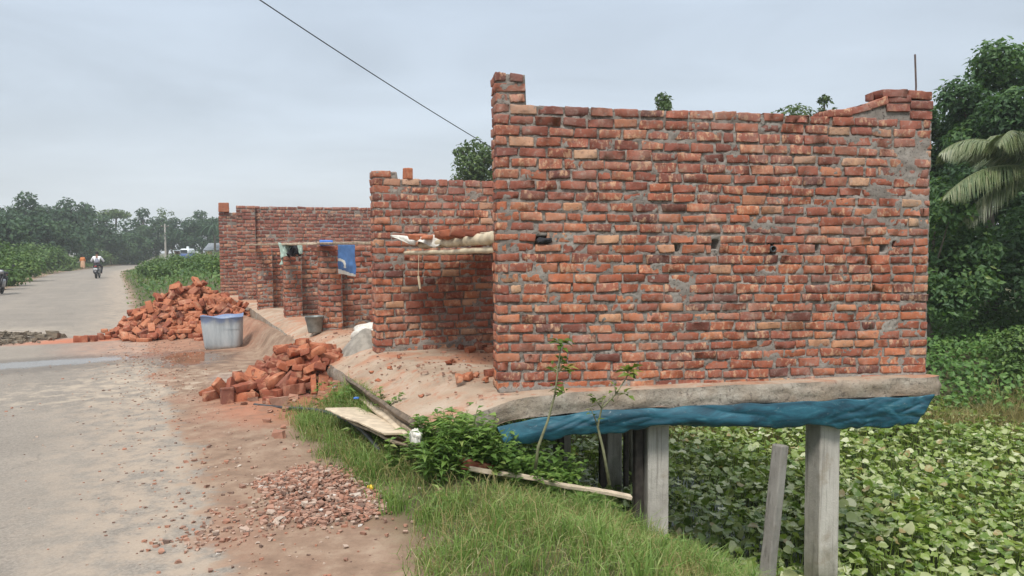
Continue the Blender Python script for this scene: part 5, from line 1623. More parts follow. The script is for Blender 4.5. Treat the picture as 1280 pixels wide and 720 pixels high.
    k = (E > 1.72) & (E < 3.6) & (T > 5.2 + .0*E) & (Y < 5.75 + .158*X + 2.6*(X < -.12) + 3) & (RNG.random(n) < .2 + .9*sm((vn(X*1.6, Y*1.6, 21)-.4)/.3))
    k &= Y > 5.55; X, Y, E = X[k], Y[k], E[k]; n = len(X)
    V = C[None] + RNG.normal(0, .17, (n, 8, 3)); sz = RNG.gamma(1.6, .0042, n) + .004
    V = V*sz[:, None, None]*np.array([1.2, .9, .6]); W = V + np.stack([X, Y, .3 + .215*sm((E-1.62)/.62) + sz*.25], 1)[:, None]
    F = (Fc[None] + (np.arange(n)*8)[:, None, None]).reshape(-1, 4)
    h = np.clip(RNG.beta(1.6, 1.9, n), .15, .8)
    o = mk("floor_crumbs", W.reshape(-1, 3), F, M['chips'], tint=np.repeat(np.stack([h]*3, 1), 8, 0))
    tag(o, "crumbs of brick and mortar over the floor slab", "rubble", kind="stuff")
    n = 2600; X = RNG.uniform(-12, -7, n); Y = RNG.uniform(11.8, 15.6, n)
    d = np.sqrt(((X+9.8)/1.2)**2 + ((Y-13.7)/.85)**2) + .5*(vn(X*2, Y*2, 18)-.5)
    k = RNG.random(n) < sm((1.15-d)/.4); X, Y, d = X[k], Y[k], d[k]; n = len(X)
    V = C[None] + RNG.normal(0, .17, (n, 8, 3)); sz = RNG.gamma(2.5, .012, n) + .012
    V = V*sz[:, None, None]*np.array([1.2, .9, .7]); W = V + np.stack([X, Y, .02 + .12*np.clip(1-d, 0, 1) + sz*.2], 1)[:, None]
    F = (Fc[None] + (np.arange(n)*8)[:, None, None]).reshape(-1, 4)
    h = np.clip(RNG.beta(1.4, 2.5, n), 0, .9)*.6
    o = mk("soil_clods", W.reshape(-1, 3), F, M['soil'], loc=(-9.6, 13.7, 0), tint=np.repeat(np.stack([h]*3, 1), 8, 0))
    tag(o, "dark clods of soil spilled on the left of the road", "soil", kind="stuff")
chips()

def slab_z(X, Y):
    E, _ = road_et(X.ravel(), Y.ravel()); return (.3 + .215*sm((E-1.62)/.62)).reshape(X.shape)
def mound(name, cx, cy, z0, rx, ry, h, mat, label, cat, seed, ex=1.4):
    n = 60; a = np.linspace(-1.2, 1.2, n); A, B = np.meshgrid(a, a, indexing="ij"); X = cx + A*rx; Y = cy + B*ry
    r = np.hypot(A, B)*(1+.35*(vn(X*2.5/rx*.4, Y*2.5/ry*.4, seed)-.5))
    z = h*np.clip(1-r**ex, 0, 1); Z = (slab_z(X, Y) if z0 > .2 else z0) - .02 + z + .05*h*(vn(X*24, Y*24, seed+1)-.5) + .03*h*(vn(X*60, Y*60, seed+2)-.5)
    ok = r.ravel() < 1.03
    F = grid_faces(n, n); F = F[ok[F].all(1)]
    used = np.unique(F); mp = -np.ones(n*n, int); mp[used] = np.arange(len(used))
    o = mk(name, np.stack([X, Y, Z], 2).reshape(-1, 3)[used], mp[F], mat, loc=(cx, cy, z0), smooth=True)
    return tag(o, label, cat)
mound("sand_heap", -1.74, 8.72, .46, .34, .32, .22, M['sand'], "small heap of grey sand beside the second brick wall", "sand heap", 3)
mound("soil_heap", -9.9, 13.7, 0.0, 1.15, .8, .09, M['soil'], "low heap of wet soil on the left of the road", "soil heap", 5, 2.2)

# ------------------------------------------------------------------ cut drum used as a water tub
def tub():
    t = empty("water_tub", (-4.88, 12.42, .01), "grey plastic water tub with a blue rim between the brick heaps", "tub")
    n = N("tub_plastic"); v = n.pos(); z = n.sep(v)[2]
    c = n.ramp(n.noise(n.scale(v, (9, 9, 1.5)), 1, 5, .6), [(.3, (.25, .285, .31)), (.5, (.38, .42, .44)), (.72, (.50, .53, .54))])
    c = n.mix(n.mr(n.math('ADD', z, n.math('MULTIPLY', n.noise(v, 9, 3), .22)), .52, .66, 0, .8), c, (.13, .20, .38))
    c = n.mix(n.mr(n.math('ADD', z, n.math('MULTIPLY', n.noise(v, 14, 3), .1)), .14, .06), c, (.22, .19, .16))
    n.princ(c, .5, n.bump(n.noise(v, 20, 4), .2, .01))
    def sq(a, w, p=6.):
        c_, s_ = np.cos(a), np.sin(a); k = (np.abs(c_)**p + np.abs(s_)**p)**(-1/p); return k*c_*w, k*s_*w
    a = np.linspace(0, 2*np.pi, 48, endpoint=False)
    prof = [(.27, .0), (.285, .03), (.30, .2), (.315, .4), (.322, .53), (.328, .535), (.328, .55), (.314, .552), (.306, .4), (.29, .2), (.275, .04), (.0, .035)]
    V = []
    for i, (r, z_) in enumerate(prof):
        x, y = sq(a, r); dent = 1 + .025*np.sin(3*a+z_*5)
        V.append(np.stack([x*dent, y*.82*dent, np.full(48, z_) + (.02*np.sin(2*a+.6)+.012*np.sin(5*a) if z_ > .3 else 0)], 1))
    V = np.concatenate(V); V = rotz(V, R(14)) + np.array(t.location)
    F = np.array([(i*48+k, i*48+(k+1) % 48, (i+1)*48+(k+1) % 48, (i+1)*48+k) for i in range(len(prof)-1) for k in range(48)])
    mk("drum", V, F, n.m, t, smooth=True)
    x, y = sq(a, .31); V = np.concatenate([np.stack([x, y*.82, np.full(48, .33)], 1), [[0, 0, .33]]]); V = rotz(V, R(14)) + np.array(t.location)
    w = N("tub_water"); w.princ((.10, .10, .085), .08, None)
    mk("water", V, np.array([(i, (i+1) % 48, 48) for i in range(48)]), w.m, t)
tub()

# ------------------------------------------------------------------ boards, poles, sacks
def board(name, a, b, w, th, mat, label, cat, roll=0., group=None, bend=0.):
    a = np.array(a, float); b = np.array(b, float); d = b-a; L = np.linalg.norm(d); d /= L
    s_ = np.cross(d, [0, 0, 1.]); s_ /= np.linalg.norm(s_); u = np.cross(s_, d)
    c, sn = math.cos(roll), math.sin(roll); s2 = s_*c + u*sn; u2 = -s_*sn + u*c
    V, F = rbox(L, w, th, min(.006, th*.3), 10, .003, .001)
    V[:, 2] += bend*np.cos(V[:, 0]/L*math.pi) + .004*np.sin(V[:, 0]*9)
    P = (a+b)/2 + V[:, :1]*d + V[:, 1:2]*s2 + V[:, 2:]*u2
    o = mk(name, P, F, mat, loc=tuple((a+b)/2), smooth=False)
    return tag(o, label, cat, group)

def pole(name, pts, r, mat, label, cat, knots=True, n=10):
    pts = np.array(pts, float); m = 40; q = np.linspace(0, 1, m); qq = np.linspace(0, 1, len(pts))
    P = np.stack([np.interp(q, qq, pts[:, i]) for i in range(3)], 1)
    P += RNG.normal(0, np.max(r)*.06, P.shape)
    rad = np.interp(q, [0, 1], r if isinstance(r, tuple) else (r, r))
    if knots: rad = rad*(1 + .12*(np.arange(m) % 8 == 3))
    V, F = tube(P, rad, n)
    o = mk(name, V, F, mat, loc=tuple(P[0]), smooth=True)
    return tag(o, label, cat)

def crumple(name, c, size, mat, label, cat, seed, rz=0., amp=.25, parent=None):
    global RNG
    RNG = np.random.default_rng(seed)
    n = 26; th = np.linspace(0, math.pi, n); ph = np.linspace(0, 2*np.pi, 2*n, endpoint=False)
    T, Pp = np.meshgrid(th, ph, indexing="ij"); d = np.stack([np.sin(T)*np.cos(Pp), np.sin(T)*np.sin(Pp), np.cos(T)], 2)
    sgn = np.sign(d)*np.abs(d)**.75
    f = 1 + amp*(vn(d[..., 0]*2.2+seed, d[..., 1]*2.2+d[..., 2]*1.7, seed)-.5) + amp*.6*(vn(d[..., 0]*6, d[..., 1]*6+d[..., 2]*5, seed+1)-.5)
    V = (sgn*f[..., None]*np.array(size)/2).reshape(-1, 3); V[:, 2] = np.maximum(V[:, 2], -size[2]*.42)
    V = rotz(V, rz) + np.array(c)
    F = np.array([(i*2*n+k, (i+1)*2*n+k, (i+1)*2*n+(k+1) % (2*n), i*2*n+(k+1) % (2*n)) for i in range(n-1) for k in range(2*n)])
    o = mk(name, V, F, mat, loc=tuple(c), smooth=True)
    return tag(o, label, cat)

# boards and trash at the slab edge
def gp(px, py, z):
    d = 313+.007*(640-px); Y = (1.62-z)*924/(py-d); return ((px-640)/924*Y, Y, z)
board("plank", gp(436, 480, .36), gp(522, 541, .34), .15, .028, M['darkwood'], "dark long plank leaning on the slab edge", "plank", .9)
board("plank", gp(452, 489, .30), gp(518, 545, .31), .08, .03, M['wood'], "brown middle plank in the pile of boards by the slab edge", "plank", .3)
board("plank", gp(444, 495, .27), gp(511, 550, .28), .055, .03, M['palewood'], "pale narrow plank in the pile of boards by the slab edge", "plank", -.2)
board("plywood_sheet", gp(424, 512, .25), gp(500, 544, .28), .30, .016, M['palewood'], "wide pale board lying in the grass by the slab edge", "board", .12)
board("plywood_sheet", gp(440, 527, .17), gp(508, 560, .2), .26, .018, M['wood'], "weathered lower board half buried in the grass", "board", .35)
crumple("rag", gp(516, 549, .33), (.08, .15, .10), M['sack'], "small white plastic rag at the end of the planks", "rag", 3, .4, .5)
crumple("rag", gp(443, 499, .31), (.05, .035, .02), M['blueplastic'], "small blue scrap by the dark plank", "rag", 4)
crumple("rag", gp(411, 452, .34), (.16, .12, .1), M['sack'], "white scrap lying among the bricks of the small heap", "rag", 5)
crumple("rag", gp(420, 487, .12), (.12, .1, .07), M['sack'], "dirty white scrap beside the small brick heap", "rag", 6)
crumple("plastic_scrap", gp(459, 613, .03), (.05, .035, .03), M['yellow'], "yellow plastic scrap on the brick chips", "scrap", 7)
hp = [gp(310, 507, .02), gp(345, 511, .03), gp(385, 513, .10), gp(410, 518, .14), gp(436, 530, .16), gp(456, 546, .16), gp(472, 568, .12)]
hp = np.array(hp); q = np.linspace(0, 6, 60)
Pq = np.stack([np.interp(q, np.arange(7), hp[:, i]) for i in range(3)], 1); k = np.ones(9)/9
Pq = np.stack([np.convolve(np.pad(Pq[:, i], 4, 'edge'), k, 'valid') for i in range(3)], 1)
V, F = tube(Pq, .017, 10); tag(mk("water_hose", V, F, M['pipe'], loc=tuple(Pq[0]), smooth=True), "dark grey hose curving through the grass to the small brick heap", "hose")
board("wood_strip", (-.31, 5.02, .13), (.22, 5.2, -.02), .04, .03, M['palewood'], "pale wooden strip lying in the grass below the sapling", "plank", .1)
board("wood_strip", (.18, 5.16, -.01), (.88, 5.42, -.22), .045, .03, M['palewood'], "pale wooden strip running to the foot of the front pillar", "plank", -.1)
o = lay((-.27, 5.10, .13, .2, .3, .6), "single red brick lying in the grass by the wooden strip", None, 1)

# lintel formwork between the front walls
pole("bamboo_pole", [pt(527, 306, 7.55), pt(575, 302, 6.75), pt(622, 297, 5.98)], (.040, .052), M['bamboo'], "thick pale bamboo pole under the brick rubble between the front walls", "pole")
pole("bamboo_pole", [pt(507, 316, 7.8), pt(560, 315, 6.9), pt(624, 312, 5.98)], (.021, .026), M['bamboo'], "thin bamboo pole below the thick one between the front walls", "pole")
board("formwork_board", (-.72, 8.2, 1.755), (.52, 6.35, 1.77), 1.15, .03, M['palewood'], "rough board carrying brick rubble between the front walls", "board")
def sheet(name, quad, nu, nv, amp, mat, label, cat, seed, thick=.006, midf=None):
    u = np.linspace(0, 1, nu); v = np.linspace(0, 1, nv); U, W = np.meshgrid(u, v, indexing="ij")
    A, B, C_, D_ = [np.array(q) for q in quad]
    P = (A*(1-U[..., None]) + B*U[..., None])*(1-W[..., None]) + (D_*(1-U[..., None]) + C_*U[..., None])*W[..., None]
    nr = np.cross(B-A, D_-A); nr /= np.linalg.norm(nr)
    f = amp*(np.sin(U*11+seed+W*1.5)*.5 + (vn(U*5+seed, W*3, seed)-.5)*1.4 + .5*(vn(U*13, W*9, seed+1)-.5))*(.3+.7*W)
    P = P + f[..., None]*nr
    F = grid_faces(nu, nv); mi = None if midf is None else midf(U[:-1, :-1].ravel(), W[:-1, :-1].ravel())
    o = mk(name, P.reshape(-1, 3), F, mat, loc=tuple(A), smooth=True, midx=mi)
    md = o.modifiers.new("thick", "SOLIDIFY"); md.thickness = thick
    return tag(o, label, cat)
sheet("cement_sack", [pt(489, 295, 8.0), pt(552, 294, 7.1), pt(548, 307, 7.0), pt(497, 300, 7.8)], 22, 8, .06, M['sack'], "torn white sack hanging over the edge of the rubble board", "sack", 3)
for i, (px, py, Y, l, w) in enumerate([(522, 296, 7.4, .16, .05), (552, 294, 6.95, .1, .07), (562, 293, 6.8, .2, .075), (578, 292, 6.6, .2, .08), (535, 297, 7.2, .09, .05), (592, 293, 6.4, .12, .05)]):
    V, F = rbox(l, .1, w, .008, 2, .008, .002); x, y, z = pt(px, py, Y)
    tag(mk("broken_brick", euler_np(V, (.1, .1*(-1)**i, i*1.1)) + np.array([x, y, z]), F, M['loose'], loc=(x, y, z), smooth=True), "brick fragment lying on the rubble board between the front walls", "brick", "brick fragments on the rubble board")
a = pt(524, 318, 7.4); b = pt(523, 345, 7.4); c = pt(525, 361, 7.4)
V, F = tube([a, b], .004, 5); V2, F2 = tube([b, c], .012, 6)
mb = MB(); mb.add(V, F); mb.add(V2, F2); tag(mb.build("hanging_stick", M['bamboo'], loc=b), "short stick hanging on a string under the bamboo poles", "stick")
# long planks across the low walls
board("formwork_board", pt(469, 304, 8.3), pt(402, 304.5, 10.2), .12, .028, M['wood'], "plank from the second wall to the low wall with the blue sack", "board")
board("formwork_board", pt(401, 304.5, 10.25), pt(356, 305.3, 12.4), .12, .028, M['palewood'], "plank spanning between the two nearer low walls", "board")
board("formwork_board", pt(355, 305.3, 12.45), pt(312, 306, 14.9), .12, .03, M['wood'], "plank spanning to the low wall nearest the large heap", "board")
sheet("hanging_cloth", [pt(350, 304, 12.3), pt(367, 304, 12.2), pt(366, 312, 12.1), pt(352, 333, 12.1)], 16, 16, .10, M['cloth_green'], "pale green cloth thrown over the low wall", "cloth", 5)
sheet("hanging_cloth", [pt(362, 304.5, 12.25), pt(375, 305, 12.1), pt(376, 320, 12.05), pt(360, 321, 12.05)], 16, 16, .08, M['cloth_black'], "black cloth hung beside the green one on the low wall", "cloth", 7)
sheet("hanging_cloth", [pt(372, 305, 12.1), pt(378, 306, 12.05), pt(378, 317, 12.0), pt(375, 318, 12.0)], 8, 12, .05, M['cloth_green'], "narrow grey green rag beside the black cloth", "cloth", 8)
def sackf(U, W):
    ring = np.hypot((U-.1)*1.0, (W-.68)*1.7)
    return np.where((W > .82 + .1*U) | ((ring < .38) & (ring > .24) & (W < .75)), 1, 0)
sheet("cement_sack", [pt(423.5, 306, 10.05), pt(444, 306, 9.75), pt(444.5, 346, 9.75), pt(424, 342, 10.05)], 28, 44, .025, [M['bluesack'], M['whiteprint']], "blue printed sack with a white lower edge hung on the low wall", "sack", 9, midf=sackf)
V, F = rbox(.17, .16, .07, .012, 3, .006, .001); x, y, z = pt(409, 305, 10.25); tag(mk("plastic_box", rotz(V, .3) + np.array([x, y, z+.02]), F, M['blueplastic'], loc=(x, y, z), smooth=True), "small bright blue packet on top of the low wall pier", "packet")
# steel pans by the pier, sacks
def pan():
    x, y, z = gp(392, 416, .5)
    t = empty("mortar_bucket", (x, y, z), "dull dark bucket standing beside the low wall pier", "bucket")
    V, F = lathe([(0, .0), (.085, .0), (.09, .02), (.125, .22), (.132, .225), (.128, .232), (.12, .22), (.086, .03), (0, .025)], 24)
    mk("bucket", V + np.array([x, y, z]), F, M['tin'], t, smooth=True)
    a = np.linspace(0, math.pi, 14); V, F = tube(np.stack([x + .13*np.cos(a), y - .05*np.sin(a), z + .22 - .12*np.sin(a)], 1), .004, 5); mk("handle", V, F, M['chrome'], t)
pan()
crumple("cement_sack", (-1.70, 9.25, .60), (.62, .38, .24), M['sack'], "white striped sack lying behind the second brick wall", "sack", 12, .3, .2)
crumple("cement_sack", gp(314, 343+12, .62), (.16, .3, .42), M['sack'], "white sack propped inside the farthest shop doorway", "sack", 13, .3, .2)
crumple("cement_sack", (-7.55, 16.35, .36), (.42, .3, .4), M['sack'], "white sack behind the left side of the large brick heap", "sack", 14, .5, .3)
crumple("cement_sack", (-7.0, 16.3, .72), (.62, .4, .32), M['sack'], "pale sack showing behind the top of the large brick heap", "sack", 15, .9, .3)
for i, (a, b) in enumerate([((-8.2, 16.2, .04), (-7.0, 16.9, .4)), ((-8.0, 15.9, .05), (-7.3, 16.0, .45))]):
    pole("bamboo_pole", [a, b], (.02, .018), M['wood'], ["long stick poking out behind the large brick heap", "short stick leaning on the back of the large brick heap"][i], "stick", False)

# ------------------------------------------------------------------ road bend: motorcycles, people, pole, vehicles, house
def motorcycle(name, label, loc, rz, lean=0.):
    t = empty(name, loc, label, "motorcycle")
    def P(n, V, F, mat, par=None, sm_=True):
        o = bpy.data.objects.new(n, mesh_data(n, V, F, mat, smooth=sm_)); link(o, par or t); return o
    a = np.linspace(0, 2*np.pi, 29)[:-1]
    for y in (-.63, .66):
        w = bpy.data.objects.new("wheel", mesh_data("wheel", *tor(.235, .016, 28, 6), M['chrome'], smooth=True)); link(w, t); w.location = (0, y, .30)
        o = P("tyre", *tor(.262, .05 if y < 0 else .042, 28, 10), M['rubber'], w)
        mb = MB()
        for k in range(10):
            q = k*math.pi/5; mb.add(*tube([(0, 0, 0), (0, .23*math.cos(q), .23*math.sin(q))], .008, 5))
        mb.add(*tube([(-.07, 0, 0), (.07, 0, 0)], .035, 10))
        o = bpy.data.objects.new("spokes", mesh_data("spokes", np.concatenate(mb.V), mb.F, M['chrome'])); link(o, w)
    V, F = rbox(.26, .42, .22, .09, 3); V[:, 0] *= 1-.35*np.clip(-V[:, 1]/.21, 0, 1); P("fuel_tank", V + np.array([0, .16, .86]), F, M['bikepaint'])
    V, F = rbox(.25, .72, .09, .04, 3); V[:, 2] += .06*(V[:, 1]/.36)**2; P("seat", V + np.array([0, -.36, .82]), F, M['rubber'])
    V, F = rbox(.20, .5, .16, .06, 3); V[:, 0] *= .65 + .35*np.clip(V[:, 1]/.25+.5, 0, 1); V[:, 2] += .08*np.clip(-V[:, 1]/.25, 0, 1); P("tail_cowl", V + np.array([0, -.52, .72]), F, M['bikepaint'])
    V, F = rbox(.30, .42, .34, .07, 3, .01); P("engine", V + np.array([0, .06, .48]), F, M['chrome'])
    mb = MB()
    for s_ in (-.085, .085):
        mb.add(*tube([(s_, .66, .30), (s_, .44, .98)], .022, 8)); mb.add(*tube([(s_, -.63, .30), (s_*1.2, -.1, .42)], .022, 6)); mb.add(*tube([(s_*1.35, -.6, .34), (s_*1.35, -.5, .72)], .028, 8))
    mb.add(*tube([(0, .42, .9), (0, .1, .72), (0, -.5, .74)], .025, 6)); mb.add(*tube([(0, .42, .88), (0, .3, .4), (0, -.1, .3)], .025, 6))
    P("frame", np.concatenate(mb.V), mb.F, M['bikepaint'])
    V, F = tube([(-.36, .28, 1.03), (-.2, .40, 1.06), (0, .42, 1.02), (.2, .40, 1.06), (.36, .28, 1.03)], .016, 8); P("handlebar", V, F, M['rubber'])
    V, F = rbox(.2, .14, .18, .06, 3); P("headlight", V + np.array([0, .56, .92]), F, M['chrome'])
    V, F = rbox(.16, .04, .06, .015, 1); P("tail_light", V + np.array([0, -.80, .78]), F, M['redlens'])
    V, F = rbox(.22, .012, .15, .004, 1); P("number_plate", V + np.array([0, -.86, .60]), F, M['plate'])
    al = np.linspace(.3, 2.6, 14)
    V = np.concatenate([np.stack([np.full(14, s_), -.63 - .36*np.cos(al) , .30 + .36*np.sin(al)], 1) for s_ in (-.06, .06)]); P("mudguard", np.concatenate([V]), np.array([(i, i+1, 15+i, 14+i) for i in range(13)]), M['bikepaint'])
    V, F = tube([(.13, .1, .32), (.16, -.3, .32), (.17, -.75, .42)], [.025, .035, .045], 10); P("exhaust", V, F, M['chrome'])
    for s_ in (-1, 1):
        mb = MB(); mb.add(*tube([(.27*s_, .34, 1.05), (.34*s_, .34, 1.2)], .008, 5)); V, F = rbox(.11, .02, .07, .02, 1); mb.add(V + np.array([.36*s_, .34, 1.22]), F); P("mirror", np.concatenate(mb.V), mb.F, M['bikepaint'])
    t.rotation_euler = (0, lean, rz)
    return t
def tor(R_, r, n, m):
    a = np.linspace(0, 2*np.pi, n, endpoint=False); b = np.linspace(0, 2*np.pi, m, endpoint=False); A, B = np.meshgrid(a, b, indexing="ij")
    V = np.stack([r*np.sin(B), (R_+r*np.cos(B))*np.cos(A), (R_+r*np.cos(B))*np.sin(A)], 2).reshape(-1, 3)
    F = np.array([(i*m+j, i*m+(j+1) % m, ((i+1) % n)*m+(j+1) % m, ((i+1) % n)*m+j) for i in range(n) for j in range(m)])
    return V, F

def skin_mesh(name, verts, edges, radii, mats, root=0, matf=None, levels=2):
    me = bpy.data.meshes.new(name+"_cage"); me.from_pydata(verts, edges, []); o = bpy.data.objects.new(name+"_cage", me); link(o)
    sk = o.modifiers.new("s", "SKIN"); o.modifiers.new("d", "SUBSURF").levels = levels
    layer = me.skin_vertices[0].data if me.skin_vertices else None
    for i, r in enumerate(radii): layer[i].radius = r if isinstance(r, tuple) else (r, r); layer[i].use_root = (i == root)
    dg = bpy.context.evaluated_depsgraph_get(); dg.update()
    m2 = bpy.data.meshes.new_from_object(o.evaluated_get(dg)); m2.name = name
    bpy.data.objects.remove(o); bpy.data.meshes.remove(me)
    m2.materials.clear()
    for m in (mats if isinstance(mats, list) else [mats]): m2.materials.append(m)
    for p in m2.polygons:
        p.use_smooth = True
        if matf: p.material_index = matf(p.center)
    return m2

def body(J, mats, matf, name="body"):
    """J: joint dictionary -> one skinned figure with fingers"""
    V = []; E = []; Rr = []; ix = {}
    def add(k, r, par=None):
        ix[k] = len(V); V.append(tuple(J[k])); Rr.append(r)
        if par: E.append((ix[par], ix[k]))
    add('pelvis', (.15, .11)); add('waist', (.135, .10), 'pelvis'); add('chest', (.165, .115), 'waist'); add('neck', .058, 'chest'); add('head', (.078, .092), 'neck'); add('crown', (.06, .07), 'head')
    for s_ in 'LR':
        add('sh'+s_, .062, 'chest'); add('el'+s_, .045, 'sh'+s_); add('wr'+s_, .032, 'el'+s_); add('pa'+s_, .036, 'wr'+s_)
        w = Vector(J['pa'+s_]); d = (w-Vector(J['wr'+s_])).normalized(); sd = d.cross(Vector((0, 0, 1))).normalized()
        for q, (k, l) in enumerate(((-.03, .075), (-.01, .085), (.01, .08), (.028, .065))):
            a = w + sd*k + d*.03; b = a + d*l*.6 + Vector((0, 0, -l*.35))
            J['fa%s%d' % (s_, q)] = a; J['fb%s%d' % (s_, q)] = b; add('fa%s%d' % (s_, q), .010, 'pa'+s_); add('fb%s%d' % (s_, q), .008, 'fa%s%d' % (s_, q))
        add('hip'+s_, .088, 'pelvis'); add('kn'+s_, .06, 'hip'+s_); add('an'+s_, .042, 'kn'+s_); add('to'+s_, .035, 'an'+s_)
    return skin_mesh(name, V, E, Rr, mats, 0, matf)

def person(label, loc, rz, J, shirt_mat, leg_mat, vest=None, shirt_low=.86, sleeve=.98, skirt=None):
    J = {k: Vector(v) for k, v in J.items()}
    t = bpy.data.objects.new("person", None); link(t); t.location = loc; t.rotation_euler = (0, 0, rz); tag(t, label, "person")
    head = J['head']
    m = body(dict(J), [M['skin'], leg_mat], lambda c: 1 if c.z < J['pelvis'].z+.06 and c.z > min(J['anL'].z, J['anR'].z) - .0 and abs(c.x) < .35 and (c - J['paL']).length > .25 and (c - J['paR']).length > .25 else 0)
    o = bpy.data.objects.new("body", m); link(o, t)
    # shirt: torso and sleeves a little larger than the body
    V = [J['pelvis'] + Vector((0, 0, .02)), J['waist'], J['chest'], J['chest'].lerp(J['neck'], .72), J['shL'], J['elL'], J['elL'].lerp(J['wrL'], .75), J['shR'], J['elR'], J['elR'].lerp(J['wrR'], .75)]
    E = [(0, 1), (1, 2), (2, 3), (2, 4), (4, 5), (5, 6), (2, 7), (7, 8), (8, 9)]
    m = skin_mesh("shirt", [tuple(v) for v in V], E, [(.175, .13), (.165, .125), (.185, .135), .075, .083, .065, .052, .083, .065, .052], shirt_mat, 0)
    link(bpy.data.objects.new("shirt", m), t)
    if vest:
        m = skin_mesh("vest", [tuple(V[0]), tuple(V[1]), tuple(V[2] + Vector((0, 0, .06)))], [(0, 1), (1, 2)], [(.185, .145), (.18, .14), (.165, .15)], vest, 0); link(bpy.data.objects.new("vest", m), t)
    if skirt:
        prof = [(.19, J['pelvis'].z+.1), (.22, J['pelvis'].z-.1), (.24, .5), (.25, .22), (.24, .2), (.2, .5)]
        Vs, Fs = lathe(prof, 20); Vs[:, 0] *= .95*(1+.05*np.sin(np.arange(len(Vs))*1.9)); Vs[:, 1] *= .75
        link(bpy.data.objects.new("skirt", mesh_data("skirt", Vs, Fs, skirt, smooth=True)), t)
    # hair, ears, nose, eyes
    Vh, Fh = lathe([(0, .118), (.05, .108), (.085, .07), (.097, .02), (.094, -.03), (.08, -.06), (.07, -.058)], 20)
    Vh[:, 1] *= 1.12; keep = Vh[:, 1] > .06; Vh[keep, 2] = np.maximum(Vh[keep, 2], .045)
    link(bpy.data.objects.new("hair", mesh_data("hair", Vh + np.array(head) + np.array([0, -.008, .045]), Fh, M['hair'], smooth=True)), t)
    for s_ in (-1, 1):
        Ve, Fe = rbox(.018, .035, .055, .008, 1); link(bpy.data.objects.new("ear", mesh_data("ear", Ve + np.array(head) + np.array([.082*s_, 0, .02]), Fe, M['skin'], smooth=True)), t)
        Ve, Fe = rbox(.024, .012, .012, .005, 1); link(bpy.data.objects.new("eye", mesh_data("eye", Ve + np.array(head) + np.array([.033*s_, .098, .035]), Fe, M['hair'], smooth=True)), t)
    Ve, Fe = rbox(.026, .035, .045, .01, 1); link(bpy.data.objects.new("nose", mesh_data("nose", Ve + np.array(head) + np.array([0, .105, .01]), Fe, M['skin'], smooth=True)), t)
    Ve, Fe = rbox(.05, .012, .014, .005, 1); link(bpy.data.objects.new("mouth", mesh_data("mouth", Ve + np.array(head) + np.array([0, .094, -.035]), Fe, M['redlens'], smooth=True)), t)
    return t

hd = math.atan2(.88, -.475) - math.pi/2     # heading of the road
bx_, by_ = -26.9, 48.0
bz = ground_z(bx_, by_) + .01
motorcycle("motorcycle", "motorcycle ridden away along the road towards the bend", (bx_, by_, bz), hd*.75)
ride = {'pelvis': (0, -.22, .93), 'waist': (0, -.16, 1.08), 'chest': (0, -.08, 1.28), 'neck': (0, -.03, 1.46), 'head': (0, -.01, 1.585), 'crown': (0, -.01, 1.66),
        'shL': (-.19, -.06, 1.36), 'shR': (.19, -.06, 1.36), 'elL': (-.34, .06, 1.13), 'elR': (.34, .06, 1.13), 'wrL': (-.35, .24, 1.06), 'wrR': (.35, .24, 1.06), 'paL': (-.34, .30, 1.055), 'paR': (.34, .30, 1.055),
        'hipL': (-.10, -.18, .90), 'hipR': (.10, -.18, .90), 'knL': (-.24, .22, .74), 'knR': (.24, .22, .74), 'anL': (-.22, .02, .36), 'anR': (.22, .02, .36), 'toL': (-.22, .14, .31), 'toR': (.22, .14, .31)}
person("person in a white shirt and grey vest riding the motorcycle", (bx_, by_, bz), hd*.75, ride, M['whiteshirt'], M['trousers'], vest=M['greyvest'])
walk = {'pelvis': (0, 0, .86), 'waist': (0, 0, 1.02), 'chest': (0, .01, 1.2), 'neck': (0, .02, 1.38), 'head': (0, .03, 1.47), 'crown': (0, .03, 1.54),
        'shL': (-.17, 0, 1.28), 'shR': (.17, 0, 1.28), 'elL': (-.23, -.06, 1.02), 'elR': (.23, .06, 1.02), 'wrL': (-.22, .03, .82), 'wrR': (.22, .15, .82), 'paL': (-.22, .05, .75), 'paR': (.22, .17, .76),
        'hipL': (-.09, 0, .84), 'hipR': (.09, 0, .84), 'knL': (-.10, .12, .47), 'knR': (.10, -.02, .46), 'anL': (-.1, .08, .09), 'anR': (.1, -.24, .12), 'toL': (-.1, .2, .035), 'toR': (.1, -.14, .04)}
px_, py_ = at(104, 84), 84.
person("person in orange clothes walking along the left road edge", (px_, py_, ground_z(px_, py_)+.01), hd, walk, M['orangecloth'], M['peachcloth'], skirt=M['peachcloth'])
qx, qy = -20.42, 29.4
motorcycle("motorcycle", "parked motorcycle cut off by the left edge of the picture", (qx, qy, ground_z(qx, qy)+.005), R(-152), R(-9))

def utility_pole():
    x, y = at(208, 122), 122.; z = ground_z(x, y)
    t = empty("utility_pole", (x, y, z), "pale concrete utility pole standing beyond the road bend", "utility pole")
    V, F = tube([(x, y, z-.3), (x, y, z+6.6)], [.19, .12], 8); mk("shaft", V, F, M['conc'], t)
    V, F = rbox(1.3, .1, .1, .01, 1); mk("crossarm", V + np.array([x, y, z+6.2]), F, M['darkwood'], t)
    for d in (-.55, 0, .55):
        V, F = lathe([(0, 0), (.04, 0), (.05, .06), (.03, .1), (.045, .14), (0, .16)], 10); mk("insulator", V + np.array([x+d, y, z+6.25]), F, M['limewash'], t)
utility_pole()

